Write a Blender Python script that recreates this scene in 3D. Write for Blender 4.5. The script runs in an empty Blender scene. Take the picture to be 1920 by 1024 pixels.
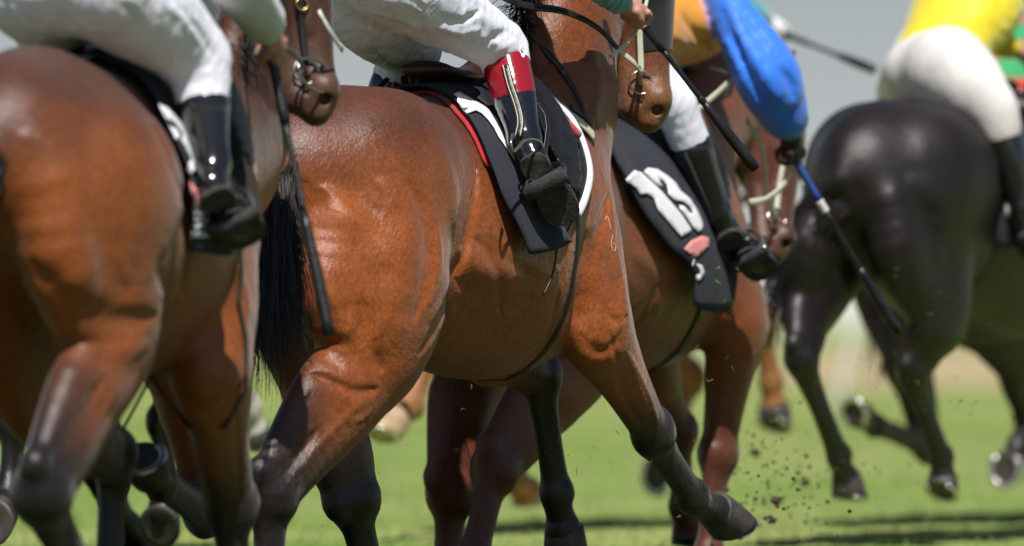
import bpy, bmesh, math, random
import numpy as np
from mathutils import Vector, Matrix, Euler
from mathutils.bvhtree import BVHTree
from mathutils.geometry import delaunay_2d_cdt

random.seed(5)
R = math.radians
scene = bpy.context.scene
COLL = scene.collection
# ------------------------------------------------------------------ camera
F = 16320.0      # focal length in photo pixels (306 mm lens on a 36 mm sensor)
CAMH = 0.80      # height of the photographer's crouched camera
HOR = 585.0      # row of the horizon in the photograph
cam_d = bpy.data.cameras.new('camera')
cam = bpy.data.objects.new('camera', cam_d)
COLL.objects.link(cam)
cam.location = (0, 0, CAMH)
cam.rotation_euler = (R(90), 0, 0)
cam_d.sensor_width = 36.0
cam_d.lens = F / 1920.0 * 36.0
cam_d.shift_y = (HOR - 512.0) / 1920.0
cam_d.clip_start = 0.5
cam_d.clip_end = 6000
cam_d.dof.use_dof = True
cam_d.dof.focus_distance = 24.85
cam_d.dof.aperture_fstop = 2.3
scene.camera = cam
# ------------------------------------------------------------------ light
SUN = Vector((0.09, -0.56, 0.82)).normalized()
w = bpy.data.worlds.new('World'); scene.world = w; w.use_nodes = True
nt = w.node_tree; nt.nodes.clear()
wo = nt.nodes.new('ShaderNodeOutputWorld'); bg = nt.nodes.new('ShaderNodeBackground')
sky = nt.nodes.new('ShaderNodeTexSky'); sky.sky_type = 'NISHITA'; sky.sun_disc = False
sky.sun_elevation = math.asin(SUN.z); sky.sun_rotation = math.atan2(SUN.x, SUN.y)
bg.inputs['Strength'].default_value = 0.056
# a bank of even grey cloud low over the course, clear sky above
tc = nt.nodes.new('ShaderNodeTexCoord'); sp = nt.nodes.new('ShaderNodeSeparateXYZ')
nt.links.new(tc.outputs['Generated'], sp.inputs[0])
rmp = nt.nodes.new('ShaderNodeMapRange'); rmp.inputs[1].default_value = 0.045; rmp.inputs[2].default_value = 0.11
rmp.inputs[3].default_value = 1.0; rmp.inputs[4].default_value = 0.0
nt.links.new(sp.outputs['Z'], rmp.inputs[0])
cm = nt.nodes.new('ShaderNodeMix'); cm.data_type = 'RGBA'
nt.links.new(rmp.outputs[0], cm.inputs[0]); nt.links.new(sky.outputs[0], cm.inputs[6])
cr = nt.nodes.new('ShaderNodeValToRGB'); cr.color_ramp.elements[0].color = (10.0, 10.2, 10.1, 1); cr.color_ramp.elements[0].position = 0.0
cr.color_ramp.elements[1].color = (7.2, 7.9, 8.1, 1); cr.color_ramp.elements[1].position = 0.036
nt.links.new(sp.outputs['Z'], cr.inputs[0]); nt.links.new(cr.outputs[0], cm.inputs[7])
nt.links.new(cm.outputs[2], bg.inputs['Color']); nt.links.new(bg.outputs[0], wo.inputs[0])
sl = bpy.data.lights.new('sun', 'SUN'); sl.energy = 5.1; sl.angle = R(0.55); sl.color = (1.0, 0.965, 0.92)
so = bpy.data.objects.new('sun', sl); COLL.objects.link(so)
so.rotation_euler = SUN.to_track_quat('Z', 'Y').to_euler()
scene.view_settings.view_transform = 'Standard'; scene.view_settings.look = 'None'
scene.view_settings.gamma = 1.0; scene.view_settings.use_curve_mapping = False
scene.view_settings.exposure = 0.0
scene.render.engine = 'CYCLES'
scene.cycles.use_denoising = True
scene.cycles.max_bounces = 6

# ------------------------------------------------------------------ materials
def _mat(name):
    m = bpy.data.materials.new(name); m.use_nodes = True
    n = m.node_tree.nodes; b = n['Principled BSDF']
    return m, m.node_tree, b
def noise(nt, scale, detail=4, rough=0.55, stretch=None, dist=0.0):
    t = nt.nodes.new('ShaderNodeTexCoord'); x = nt.nodes.new('ShaderNodeTexNoise')
    x.inputs['Scale'].default_value = scale; x.inputs['Detail'].default_value = detail
    x.inputs['Roughness'].default_value = rough; x.inputs['Distortion'].default_value = dist
    if stretch:
        mp = nt.nodes.new('ShaderNodeMapping'); mp.inputs['Scale'].default_value = stretch
        nt.links.new(t.outputs['Object'], mp.inputs[0]); nt.links.new(mp.outputs[0], x.inputs['Vector'])
    else:
        nt.links.new(t.outputs['Object'], x.inputs['Vector'])
    return x.outputs['Fac']
def ramp(nt, fac, lo, hi, p0=0.3, p1=0.7):
    r = nt.nodes.new('ShaderNodeValToRGB')
    r.color_ramp.elements[0].position = p0; r.color_ramp.elements[1].position = p1
    r.color_ramp.elements[0].color = tuple(lo) + (1,); r.color_ramp.elements[1].color = tuple(hi) + (1,)
    nt.links.new(fac, r.inputs[0]); return r.outputs[0]
def mul(nt, a, b, fac=1.0):
    x = nt.nodes.new('ShaderNodeMix'); x.data_type = 'RGBA'; x.blend_type = 'MULTIPLY'
    x.inputs[0].default_value = fac
    nt.links.new(a, x.inputs[6]); nt.links.new(b, x.inputs[7]); return x.outputs[2]
def bump(nt, b, facs):
    last = None
    for fac, strength, dist in facs:
        x = nt.nodes.new('ShaderNodeBump'); x.inputs['Strength'].default_value = strength
        x.inputs['Distance'].default_value = dist
        nt.links.new(fac, x.inputs['Height'])
        if last: nt.links.new(last, x.inputs['Normal'])
        last = x.outputs[0]
    nt.links.new(last, b.inputs['Normal'])
def coat(name, rough=0.42, spec=0.5, dapple=0.25, sheen=0.15, hair=1.0):
    """hide and hair: colour from the coat pattern stored on the mesh, broken up by noise"""
    m, nt, b = _mat(name)
    a = nt.nodes.new('ShaderNodeAttribute'); a.attribute_name = 'Col'
    n1 = noise(nt, 9, 5, 0.6); n2 = noise(nt, 150, 3, 0.6, (0.35, 1, .6)); n3 = noise(nt, 300, 2, 0.6, (.6, 1, 0.2))
    # surface veins: edges of a warped cell pattern, only in patches
    t = nt.nodes.new('ShaderNodeTexCoord'); wn = nt.nodes.new('ShaderNodeTexNoise'); wn.inputs['Scale'].default_value = 7; wn.inputs['Detail'].default_value = 3
    nt.links.new(t.outputs['Object'], wn.inputs['Vector'])
    va = nt.nodes.new('ShaderNodeVectorMath'); va.operation = 'MULTIPLY_ADD'; va.inputs[1].default_value = (.35, .35, .35)
    nt.links.new(wn.outputs['Color'], va.inputs[0]); nt.links.new(t.outputs['Object'], va.inputs[2])
    vo = nt.nodes.new('ShaderNodeTexVoronoi'); vo.feature = 'DISTANCE_TO_EDGE'; vo.inputs['Scale'].default_value = 4.2
    nt.links.new(va.outputs[0], vo.inputs['Vector'])
    vr = nt.nodes.new('ShaderNodeMapRange'); vr.interpolation_type = 'SMOOTHSTEP'; vr.inputs[1].default_value = 0.0; vr.inputs[2].default_value = 0.045; vr.inputs[3].default_value = 1.0; vr.inputs[4].default_value = 0.0
    nt.links.new(vo.outputs['Distance'], vr.inputs[0])
    vm = nt.nodes.new('ShaderNodeMapRange'); vm.inputs[1].default_value = .48; vm.inputs[2].default_value = .62
    nt.links.new(noise(nt, 3.1, 2), vm.inputs[0])
    vv = nt.nodes.new('ShaderNodeMath'); vv.operation = 'MULTIPLY'; nt.links.new(vr.outputs[0], vv.inputs[0]); nt.links.new(vm.outputs[0], vv.inputs[1])
    c = mul(nt, a.outputs['Color'], ramp(nt, n1, (1 - dapple,) * 3, (1 + dapple * .6,) * 3, 0.3, 0.72))
    c = mul(nt, c, ramp(nt, n2, (0.80, 0.78, 0.76), (1.14, 1.14, 1.14), 0.35, 0.65))
    c = mul(nt, c, ramp(nt, n3, (0.82, 0.80, 0.78), (1.12, 1.12, 1.12), 0.3, 0.7))
    nt.links.new(c, b.inputs['Base Color'])
    rr = nt.nodes.new('ShaderNodeMapRange'); rr.inputs[3].default_value = rough - 0.10; rr.inputs[4].default_value = rough + 0.12
    nt.links.new(n1, rr.inputs[0]); nt.links.new(rr.outputs[0], b.inputs['Roughness'])
    b.inputs['Specular IOR Level'].default_value = spec
    b.inputs['Sheen Weight'].default_value = sheen; b.inputs['Sheen Roughness'].default_value = 0.4
    bump(nt, b, [(noise(nt, 14, 3, 0.5), 0.16, 0.02), (vv.outputs[0], 0.16, 0.005), (noise(nt, 60, 4, 0.6, (0.6, 1, .5)), 0.3 * hair, 0.008), (n3, 0.5 * hair, 0.004)])
    return m
def fabric(name, col, rough=0.75, sheen=0.2, folds=0.5, weave=0.15, spec=0.3, var=0.12, scale=1.0, attr=False, stretch=(1, 1, 0.35)):
    m, nt, b = _mat(name)
    n1 = noise(nt, 6 * scale, 4)
    lo = [c * (1 - var) for c in col]; hi = [min(1, c * (1 + var)) for c in col]
    if attr:
        a = nt.nodes.new('ShaderNodeAttribute'); a.attribute_name = 'Col'
        c = mul(nt, a.outputs['Color'], ramp(nt, n1, (1 - var,) * 3, (1,) * 3))
    else:
        c = ramp(nt, n1, lo, hi)
    nt.links.new(c, b.inputs['Base Color'])
    b.inputs['Roughness'].default_value = rough; b.inputs['Specular IOR Level'].default_value = spec
    b.inputs['Sheen Weight'].default_value = sheen
    bump(nt, b, [(noise(nt, 11 * scale, 3, 0.5, stretch, 0.6), folds, 0.03), (noise(nt, 34 * scale, 3, 0.55, stretch, 0.8), folds * .6, 0.008), (noise(nt, 900, 2), weave, 0.001)])
    return m
def plain(name, col, rough=0.5, metal=0.0, spec=0.5, var=0.15, scale=20, bmp=0.15, coatw=0.0, attr=False):
    m, nt, b = _mat(name)
    n1 = noise(nt, scale, 4)
    if attr:
        a = nt.nodes.new('ShaderNodeAttribute'); a.attribute_name = 'Col'
        c = mul(nt, a.outputs['Color'], ramp(nt, n1, (1 - var,) * 3, (1,) * 3))
    else:
        c = ramp(nt, n1, [c * (1 - var) for c in col], [min(1, c * (1 + var)) for c in col])
    nt.links.new(c, b.inputs['Base Color'])
    b.inputs['Roughness'].default_value = rough; b.inputs['Metallic'].default_value = metal
    b.inputs['Specular IOR Level'].default_value = spec; b.inputs['Coat Weight'].default_value = coatw
    b.inputs['Coat Roughness'].default_value = 0.08
    bump(nt, b, [(noise(nt, scale * 3, 4), bmp, 0.004)])
    return m

M = {}
M['coat'] = coat('horse_coat', 0.40, 0.52, 0.20)
M['coat_soft'] = coat('horse_coat_far', 0.42, 0.45, 0.20, hair=.7)
M['coat_black'] = coat('horse_coat_black', 0.44, 0.5, 0.15, 0.02, hair=.5)
M['hoof'] = plain('hoof_horn', (0.055, 0.045, 0.04), 0.55, var=.4, scale=30)
M['hoof_pale'] = plain('hoof_horn_pale', (0.42, 0.30, 0.18), 0.55, var=.3, scale=30)
M['shoe'] = plain('horseshoe_metal', (0.75, 0.75, 0.74), 0.32, 0.9, scale=40)
M['eye'] = plain('horse_eye', (0.01, 0.006, 0.004), 0.05, bmp=0)
M['hairblack'] = plain('black_hair', (0.018, 0.014, 0.014), 0.34, spec=.5, var=.3, bmp=.1)
M['white_breeches'] = fabric('white_breeches', (0.84, 0.85, 0.95), 0.62, 0.15, 0.6, 0.12, var=.05)
M['white_knit'] = fabric('white_knit', (0.83, 0.845, 0.95), 0.7, 0.15, 0.1, 0.5, var=.04)
M['soil_breeches'] = fabric('soiled_breeches', (0.74, 0.70, 0.68), 0.7, 0.1, 0.35, 0.1, var=.14, scale=.8)
M['cloth_navy'] = fabric('navy_cloth', (0.032, 0.036, 0.047), 0.9, 0.06, 0.25, 0.6, var=.2, spec=.12)
M['cloth_black'] = fabric('black_cloth', (0.013, 0.014, 0.019), 0.9, 0.04, 0.15, 0.4, var=.2, spec=.12)
M['cloth_white'] = fabric('white_cloth', (0.82, 0.83, 0.86), 0.8, 0.1, 0.08, 0.3, var=.03)
M['cloth_red'] = fabric('red_towel', (0.55, 0.022, 0.03), 0.95, 0.5, 0.5, 0.9, var=.25)
M['cloth_pink'] = fabric('pink_print', (0.80, 0.30, 0.30), 0.8, 0.1, 0.1, 0.3, var=.25)
M['silk'] = fabric('racing_silk', (1, 1, 1), 0.55, 0.3, 0.35, 0.05, spec=.5, attr=True)
M['leather'] = plain('black_leather', (0.014, 0.013, 0.014), 0.38, var=.4, bmp=.4)
M['leather_brown'] = plain('brown_leather', (0.045, 0.014, 0.010), 0.32, var=.4, bmp=.4)
M['boot'] = plain('boot_leather', (1, 1, 1), 0.14, coatw=.7, attr=True, var=.1, bmp=.25, scale=9)
M['rubber'] = plain('worn_rubber_sole', (0.035, 0.034, 0.032), 0.8, var=.6, scale=35, bmp=.6)
M['rubber_white'] = plain('pale_rubber_strap', (0.60, 0.60, 0.46), 0.5, var=.12, bmp=.2)
M['steel'] = plain('steel', (0.62, 0.60, 0.56), 0.22, 1.0, bmp=.05)
M['brass'] = plain('brass', (0.65, 0.42, 0.14), 0.25, 1.0, bmp=.05)
M['skin'] = plain('skin', (0.52, 0.27, 0.19), 0.5, var=.12, bmp=.2, attr=False)
M['gripwrap'] = plain('whip_wrap', (0.016, 0.016, 0.017), 0.35, var=.3, bmp=.5, scale=60)
M['blue'] = plain('blue_whip', (0.03, 0.09, 0.33), 0.4)
M['whitep'] = plain('white_plastic', (0.70, 0.70, 0.69), 0.4, var=.05)
M['mesh_black'] = fabric('black_hood_mesh', (0.012, 0.013, 0.018), 0.75, 0.3, 0.1, 0.7)
M['mark'] = plain('freeze_brand', (0.55, 0.42, 0.33), 0.7)
M['soil'] = plain('turf_soil', (0.06, 0.038, 0.02), 0.95, var=.5)
M['blade'] = plain('grass_blade', (0.15, 0.27, 0.05), 0.6, var=.4)

# ------------------------------------------------------------------ objects
def tag(o, label=None, cat=None, group=None, kind=None):
    if label: o['label'] = label
    if cat: o['category'] = cat
    if group: o['group'] = group
    if kind: o['kind'] = kind
    return o
def mesh_obj(name, verts, faces, mat, parent=None, smooth=True, cols=None):
    me = bpy.data.meshes.new(name)
    if isinstance(verts, np.ndarray): verts = verts.tolist()
    if isinstance(faces, np.ndarray): faces = faces.tolist()
    me.from_pydata(verts, [], faces)
    if mat: me.materials.append(mat)
    if smooth: me.polygons.foreach_set('use_smooth', np.ones(len(me.polygons), bool))
    if cols is not None:
        at = me.color_attributes.new('Col', 'FLOAT_COLOR', 'POINT')
        c = np.ones((len(verts), 4), np.float32); c[:, :3] = cols
        at.data.foreach_set('color', c.ravel())
    me.update()
    o = bpy.data.objects.new(name, me); COLL.objects.link(o)
    if parent: o.parent = parent
    return o
def empty(name, loc, rz=0):
    o = bpy.data.objects.new(name, None); o.empty_display_size = 0.2
    o.location = loc; o.rotation_euler = (0, 0, rz); COLL.objects.link(o); return o

class Frame:
    """a horse's own space: u forward, v to its right, w up (metres)"""
    def __init__(s, X0, Y0, deg):
        s.X0, s.Y0, s.th = X0, Y0, R(deg); s.c, s.s = math.cos(s.th), math.sin(s.th)
    def p(s, px, py, v):                       # photo pixel + lateral offset -> local point
        k = (px - 960.0) / F
        u = (k * (s.Y0 - v * s.c) - s.X0 - v * s.s) / (s.c - k * s.s)
        Y = s.Y0 + u * s.s - v * s.c
        return (u, v, CAMH + (HOR - py) / F * Y)
    def ray(s, px, py):
        d = np.array([(px - 960.0) / F, 1.0, (HOR - py) / F]); o = np.array([-s.X0, -s.Y0, CAMH])
        f = lambda q: np.array([q[0] * s.c + q[1] * s.s, q[0] * s.s - q[1] * s.c])
        a, b = f(o), f(d)
        return np.array([a[0], a[1], o[2]]), np.array([b[0], b[1], d[2]])
    def pix(s, u, v, w):
        X = s.X0 + u * s.c + v * s.s; Y = s.Y0 + u * s.s - v * s.c
        return 960 + F * X / Y, HOR - (w - CAMH) * F / Y
    def world(s, p):
        return (s.X0 + p[0] * s.c + p[1] * s.s, s.Y0 + p[0] * s.s - p[1] * s.c, p[2])
    def root(s, name): return empty(name, (s.X0, s.Y0, 0), s.th)
def L(pts):                                    # local (u,v,w) -> Blender local axes (x, y=left, z)
    a = np.asarray(pts, float).reshape(-1, 3).copy(); a[:, 1] *= -1; return a

def catmull(P, sub):
    P = np.asarray(P, float); n = len(P)
    if n < 3 or sub < 2:
        return P if sub < 2 else np.array([P[0] + (P[-1] - P[0]) * t for t in np.linspace(0, 1, sub + 1)]) if n == 2 else P
    Q = np.vstack([2 * P[0] - P[1], P, 2 * P[-1] - P[-2]]); out = []
    for i in range(n - 1):
        a, b, c, d = Q[i:i + 4]
        for j in range(sub):
            t = j / sub
            out.append(0.5 * (2 * b + (c - a) * t + (2 * a - 5 * b + 4 * c - d) * t * t + (3 * b - a - 3 * c + d) * t ** 3))
    out.append(P[-1]); return np.array(out)

# ------------------------------------------------------------------ implicit bodies: one continuous surface
class Solid:
    def __init__(s, lo, hi, h):
        s.lo = np.array(lo, float); s.h = h
        s.n = np.ceil((np.array(hi) - s.lo) / h).astype(int) + 1
        s.D = np.full(s.n, 9.0, np.float32); s.prims = []
    def box(s, lo, hi):
        a = np.clip(np.floor((np.array(lo) - s.lo) / s.h).astype(int), 0, s.n)
        b = np.clip(np.ceil((np.array(hi) - s.lo) / s.h).astype(int) + 1, 0, s.n)
        if np.any(b <= a): return None
        ax = [(s.lo[i] + s.h * np.arange(a[i], b[i])).astype(np.float32) for i in range(3)]
        return tuple(slice(a[i], b[i]) for i in range(3)), ax[0][:, None, None], ax[1][None, :, None], ax[2][None, None, :]
    @staticmethod
    def dseg(x, y, z, a, b, lat):
        d = b[:3] - a[:3]; q = max(float(d @ d), 1e-12)
        t = np.clip(((x - a[0]) * d[0] + (y - a[1]) * d[1] + (z - a[2]) * d[2]) / q, 0, 1)
        ex = x - a[0] - t * d[0]; ey = y - a[1] - t * d[1]; ez = z - a[2] - t * d[2]
        r = a[3] + (b[3] - a[3]) * t; sq = a[4] + (b[4] - a[4]) * t
        dl = ex * lat[0] + ey * lat[1] + ez * lat[2]; e2 = ex * ex + ey * ey + ez * ez - dl * dl
        le = np.sqrt(e2 + (dl / sq) ** 2) + 1e-9
        return (le - r) * np.clip(np.sqrt(e2 + dl * dl) / le, 0.3, 1.0), t
    def limb(s, nodes, k=0.03, col=(0.2, 0.08, 0.03), lat=(0, 1, 0), sub=4, cols=None):
        """nodes: (point, radius, squash)"""
        N = catmull([list(n[0]) + [n[1], n[2] if len(n) > 2 else 1.0] for n in nodes], sub)
        N[:, 3] = np.maximum(N[:, 3], 0.002)
        if cols is None: C = np.tile(np.array(col, float), (len(N), 1))
        else:
            ci = np.linspace(0, len(cols) - 1, len(N)); cols = np.array(cols, float)
            C = np.stack([np.interp(ci, range(len(cols)), cols[:, j]) for j in range(3)], 1)
        lat = np.array(lat, float); lat /= np.linalg.norm(lat)
        rm = (N[:, 3] * np.maximum(1, N[:, 4]))[:, None] + k + 2 * s.h
        B = s.box(N[:, :3].min(0) - rm.max(), N[:, :3].max(0) + rm.max())
        for i in range(len(N) - 1): s.prims.append(('s', N[i], N[i + 1], lat, C[i], C[i + 1]))
        if B is None: return
        T = np.full([q.stop - q.start for q in B[0]], 9.0, np.float32); o = [q.start for q in B[0]]
        for i in range(len(N) - 1):
            rr = max(rm[i, 0], rm[i + 1, 0])
            b = s.box(np.minimum(N[i, :3], N[i + 1, :3]) - rr, np.maximum(N[i, :3], N[i + 1, :3]) + rr)
            if b is None: continue
            sl = tuple(slice(b[0][j].start - o[j], b[0][j].stop - o[j]) for j in range(3))
            d, _ = s.dseg(b[1], b[2], b[3], N[i], N[i + 1], lat)
            T[sl] = np.minimum(T[sl], d)
        s.join(B[0], T, k)
    def join(s, sl, d, k):
        A = s.D[sl]; h = np.maximum(k - np.abs(A - d), 0) / k
        s.D[sl] = np.minimum(A, d) - h * h * k * 0.25
    def ell(s, c, rad, rot=(0, 0, 0), k=0.05, col=(0.2, 0.08, 0.03)):
        m = np.array(Euler([R(a) for a in rot]).to_matrix()).T; rad = np.array(rad, float); c = np.array(c, float)
        B = s.box(c - rad.max() - k - 2 * s.h, c + rad.max() + k + 2 * s.h)
        s.prims.append(('e', c, rad, m, np.array(col, float), None))
        if B is None: return
        s.join(B[0], s.dell(B[1], B[2], B[3], c, rad, m), k)
    @staticmethod
    def dell(x, y, z, c, rad, m):
        x, y, z = x - c[0], y - c[1], z - c[2]
        q = [(m[i, 0] * x + m[i, 1] * y + m[i, 2] * z) / rad[i] for i in range(3)]
        k0 = np.sqrt(q[0] ** 2 + q[1] ** 2 + q[2] ** 2) + 1e-6
        k1 = np.sqrt((q[0] / rad[0]) ** 2 + (q[1] / rad[1]) ** 2 + (q[2] / rad[2]) ** 2) + 1e-6
        return k0 * (k0 - 1) / k1
    def cut(s, nodes, k=0.02, lat=(0, 1, 0)):
        N = np.array([list(n[0]) + [n[1], n[2] if len(n) > 2 else 1.0] for n in nodes]); lat = np.array(lat, float)
        for i in range(len(N) - 1):
            rr = max(N[i, 3], N[i + 1, 3]) * 1.5 + k + 2 * s.h
            b = s.box(np.minimum(N[i, :3], N[i + 1, :3]) - rr, np.maximum(N[i, :3], N[i + 1, :3]) + rr)
            if b is None: continue
            d, _ = s.dseg(b[1], b[2], b[3], N[i], N[i + 1], lat); d = -d
            A = s.D[b[0]]; h = np.maximum(k - np.abs(A - d), 0) / k
            s.D[b[0]] = np.maximum(A, d) + h * h * k * 0.25
    def hit(s, fr, px, py):
        o, d = fr.ray(px, py); hi = s.lo + s.h * (s.n - 1)
        with np.errstate(divide='ignore'): t0 = (s.lo - o) / d; t1 = (hi - o) / d
        a = max(np.minimum(t0, t1)); b = min(np.maximum(t0, t1))
        if b <= a: return None
        t = np.arange(a, b, s.h * 0.5); P = o + t[:, None] * d
        ix = np.clip(np.round((P - s.lo) / s.h).astype(int), 0, s.n - 1)
        v = s.D[ix[:, 0], ix[:, 1], ix[:, 2]]; w_ = np.nonzero(v < 0)[0]
        return P[w_[0]] if len(w_) else None
    def line(s, fr, pts, width, depth):
        """raise (depth<0) or hollow (depth>0) the surface along a line seen in the photo: creases, veins, folds"""
        P = [s.hit(fr, *p[:2]) for p in pts]; P = [p for p in P if p is not None]
        if len(P) < 2: return
        s.line3(P, width, depth)
    def line3(s, P, width, depth):
        P = catmull(P, 4) if len(P) > 2 else np.array(P)
        lo = P.min(0) - 3 * width; hi = P.max(0) + 3 * width; B = s.box(lo, hi)
        if B is None: return
        T = np.full([q.stop - q.start for q in B[0]], 9.0, np.float32)
        n = len(P) - 1
        for i in range(n):
            a = np.r_[P[i], 0, 1]; b = np.r_[P[i + 1], 0, 1]
            d, t = s.dseg(B[1], B[2], B[3], a, b, np.array((0, 1.0, 0)))
            e = (i + t) / n; taper = np.clip(np.minimum(e, 1 - e) * 5, 0.02, 1)
            T = np.minimum(T, d / taper)
        s.D[B[0]] += (depth * np.exp(-(T / width) ** 2)).astype(np.float32)
    def blob(s, fr, px, py, rad, depth):
        P = s.hit(fr, px, py)
        if P is None: return
        B = s.box(P - 2.5 * rad, P + 2.5 * rad)
        if B is None: return
        d2 = (B[1] - P[0]) ** 2 + (B[2] - P[1]) ** 2 + (B[3] - P[2]) ** 2
        s.D[B[0]] += (depth * np.exp(-d2 / rad ** 2)).astype(np.float32)
    def mesh(s, smooth=2):
        D = s.D; h = s.h; neg = D < 0
        cnt = np.zeros(np.array(D.shape) - 1, np.uint8)
        for i in (0, 1):
            for j in (0, 1):
                for k in (0, 1):
                    cnt += neg[i:D.shape[0] - 1 + i, j:D.shape[1] - 1 + j, k:D.shape[2] - 1 + k]
        act = (cnt > 0) & (cnt < 8); idx = np.argwhere(act)
        num = np.full(act.shape, -1, np.int64); num[act] = np.arange(len(idx))
        acc = np.zeros((len(idx), 3)); c = np.zeros(len(idx))
        for ax in range(3):
            o1, o2 = [a for a in range(3) if a != ax]
            for i in (0, 1):
                for j in (0, 1):
                    a = idx.copy(); a[:, o1] += i; a[:, o2] += j; b = a.copy(); b[:, ax] += 1
                    da = D[a[:, 0], a[:, 1], a[:, 2]]; db = D[b[:, 0], b[:, 1], b[:, 2]]
                    m = (da < 0) != (db < 0); t = np.where(m, da / np.where(m, da - db, 1), 0)
                    p = (a - idx).astype(float); p[:, ax] = t
                    acc[m] += p[m]; c[m] += 1
        V = s.lo + h * (idx + acc / c[:, None])
        faces = []
        for ax in range(3):
            o1, o2 = (ax + 1) % 3, (ax + 2) % 3
            sa = [slice(None)] * 3; sb = [slice(None)] * 3
            sa[ax] = slice(0, -1); sb[ax] = slice(1, None)
            na, nb = neg[tuple(sa)], neg[tuple(sb)]
            e = np.argwhere(na != nb)
            e = e[(e[:, o1] > 0) & (e[:, o2] > 0) & (e[:, o1] < D.shape[o1] - 1) & (e[:, o2] < D.shape[o2] - 1)]
            f = na[e[:, 0], e[:, 1], e[:, 2]]
            q = []
            for (i, j) in ((0, 0), (1, 0), (1, 1), (0, 1)):
                g = e.copy(); g[:, o1] -= i; g[:, o2] -= j; q.append(num[g[:, 0], g[:, 1], g[:, 2]])
            q = np.stack(q, 1); q[~f] = q[~f][:, ::-1]
            faces.append(q)
        Fc = np.vstack(faces); Fc = Fc[(Fc >= 0).all(1)]
        for it in range(smooth):
            for lam in (0.5, -0.52):
                S = np.zeros_like(V); n = np.zeros(len(V))
                for i in range(4):
                    a, b = Fc[:, i], Fc[:, (i + 1) % 4]
                    for ax in range(3): S[:, ax] += np.bincount(a, V[b, ax], len(V)) + np.bincount(b, V[a, ax], len(V))
                    n += np.bincount(a, minlength=len(V)) + np.bincount(b, minlength=len(V))
                V = V + lam * (S / np.maximum(n, 1)[:, None] - V)
        return V, Fc
    def colors(s, V, sig=0.018):
        W = np.full(len(V), 1e-9); C = np.zeros((len(V), 3))
        for pr in s.prims:
            if pr[0] == 's':
                r = max(pr[1][3], pr[2][3]) * 1.3 + 0.10
                lo = np.minimum(pr[1][:3], pr[2][:3]) - r; hi = np.maximum(pr[1][:3], pr[2][:3]) + r
            else: r = pr[2].max() + 0.10; lo = pr[1] - r; hi = pr[1] + r
            m = np.nonzero(((V > lo) & (V < hi)).all(1))[0]
            if not len(m): continue
            v = V[m]
            if pr[0] == 's':
                d, t = s.dseg(v[:, 0], v[:, 1], v[:, 2], pr[1], pr[2], pr[3]); c = pr[4] + (pr[5] - pr[4]) * t[:, None]
            else: d = s.dell(v[:, 0], v[:, 1], v[:, 2], pr[1], pr[2], pr[3]); c = pr[4][None]
            g = np.exp(-np.clip(np.abs(d), 0, 0.3) / sig); W[m] += g; C[m] += g[:, None] * c
        return C / W[:, None]
    def build(s, name, mat, parent, smooth=2, paint=None, sig=0.018, fr=None, keep=None):
        V, Fc = s.mesh(smooth); C = s.colors(V, sig)
        if paint: C = paint(V, C)
        Vl = L(V); Fl = Fc[:, ::-1]
        o = mesh_obj(name, Vl, Fl, mat, parent, cols=C)
        if keep is not None: keep['bvh'] = BVHTree.FromPolygons(V.tolist(), Fc.tolist())
        s.D = None
        return o
# ------------------------------------------------------------------ small builders
A = lambda *x: np.array(x[0] if len(x) == 1 else x, float)
def unit(v): v = A(v); return v / (np.linalg.norm(v) + 1e-12)
def lerp(a, b, t): return A(a) + (A(b) - A(a)) * t
def tube(path, rad, seg=8, sub=4, flat=None, cap=True):
    """tube or strap along local points; flat=(normal, width/thickness ratio) makes a strap lying against that normal"""
    P = catmull([A(p) for p in path], sub) if sub > 1 else np.array([A(p) for p in path])
    n = len(P); rr = np.interp(np.linspace(0, 1, n), np.linspace(0, 1, len(rad)), rad) if hasattr(rad, '__len__') else np.full(n, rad)
    V = []; Fc = []; ref = None
    for i in range(n):
        t = unit(P[min(i + 1, n - 1)] - P[max(i - 1, 0)])
        if flat is not None:
            nn = flat[0][min(i * len(flat[0]) // n, len(flat[0]) - 1)] if isinstance(flat[0], list) else flat[0]
            nn = unit(A(nn) - t * (A(nn) @ t)); sd = np.cross(t, nn); a, b = sd * rr[i], nn * rr[i] / flat[1]
        else:
            if ref is None: ref = unit(np.cross(t, (0.3, 0.2, 0.93)))
            ref = unit(ref - t * (ref @ t)); a, b = ref * rr[i], np.cross(t, ref) * rr[i]
        for k in range(seg):
            an = 2 * math.pi * k / seg; V.append(P[i] + a * math.cos(an) + b * math.sin(an))
    for i in range(n - 1):
        for k in range(seg):
            q = (i * seg + k, i * seg + (k + 1) % seg, (i + 1) * seg + (k + 1) % seg, (i + 1) * seg + k); Fc.append(q)
    if cap: Fc.append(tuple(range(seg))[::-1]); Fc.append(tuple(range((n - 1) * seg, n * seg)))
    return V, Fc
def merge(parts):
    V = []; Fc = []
    for v, f in parts:
        o = len(V); V += list(v); Fc += [tuple(i + o for i in q) for q in f]
    return V, Fc
def fix_normals(o):
    bm = bmesh.new(); bm.from_mesh(o.data); bmesh.ops.recalc_face_normals(bm, faces=bm.faces); bm.to_mesh(o.data); bm.free(); return o
def put(name, vf, mat, parent, smooth=True, cols=None):
    return fix_normals(mesh_obj(name, L(vf[0]), vf[1], mat, parent, smooth, cols))
def tubes(name, mat, parent, paths, rad, **kw): return put(name, merge([tube(p, rad, **kw) for p in paths]), mat, parent)
def ring(c, nrm, r, tr, ratio=1.0, up=(0, 0, 1), seg=22, arc=1.0, start=0.0):
    nrm = unit(nrm); a = unit(A(up) - nrm * (A(up) @ nrm)); b = np.cross(nrm, a)
    pts = [A(c) + a * r * math.cos(2 * math.pi * (start + arc * i / seg)) + b * r * ratio * math.sin(2 * math.pi * (start + arc * i / seg)) for i in range(seg + 1)]
    return tube(pts, tr, seg=6, sub=1, cap=arc < 1)
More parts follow.
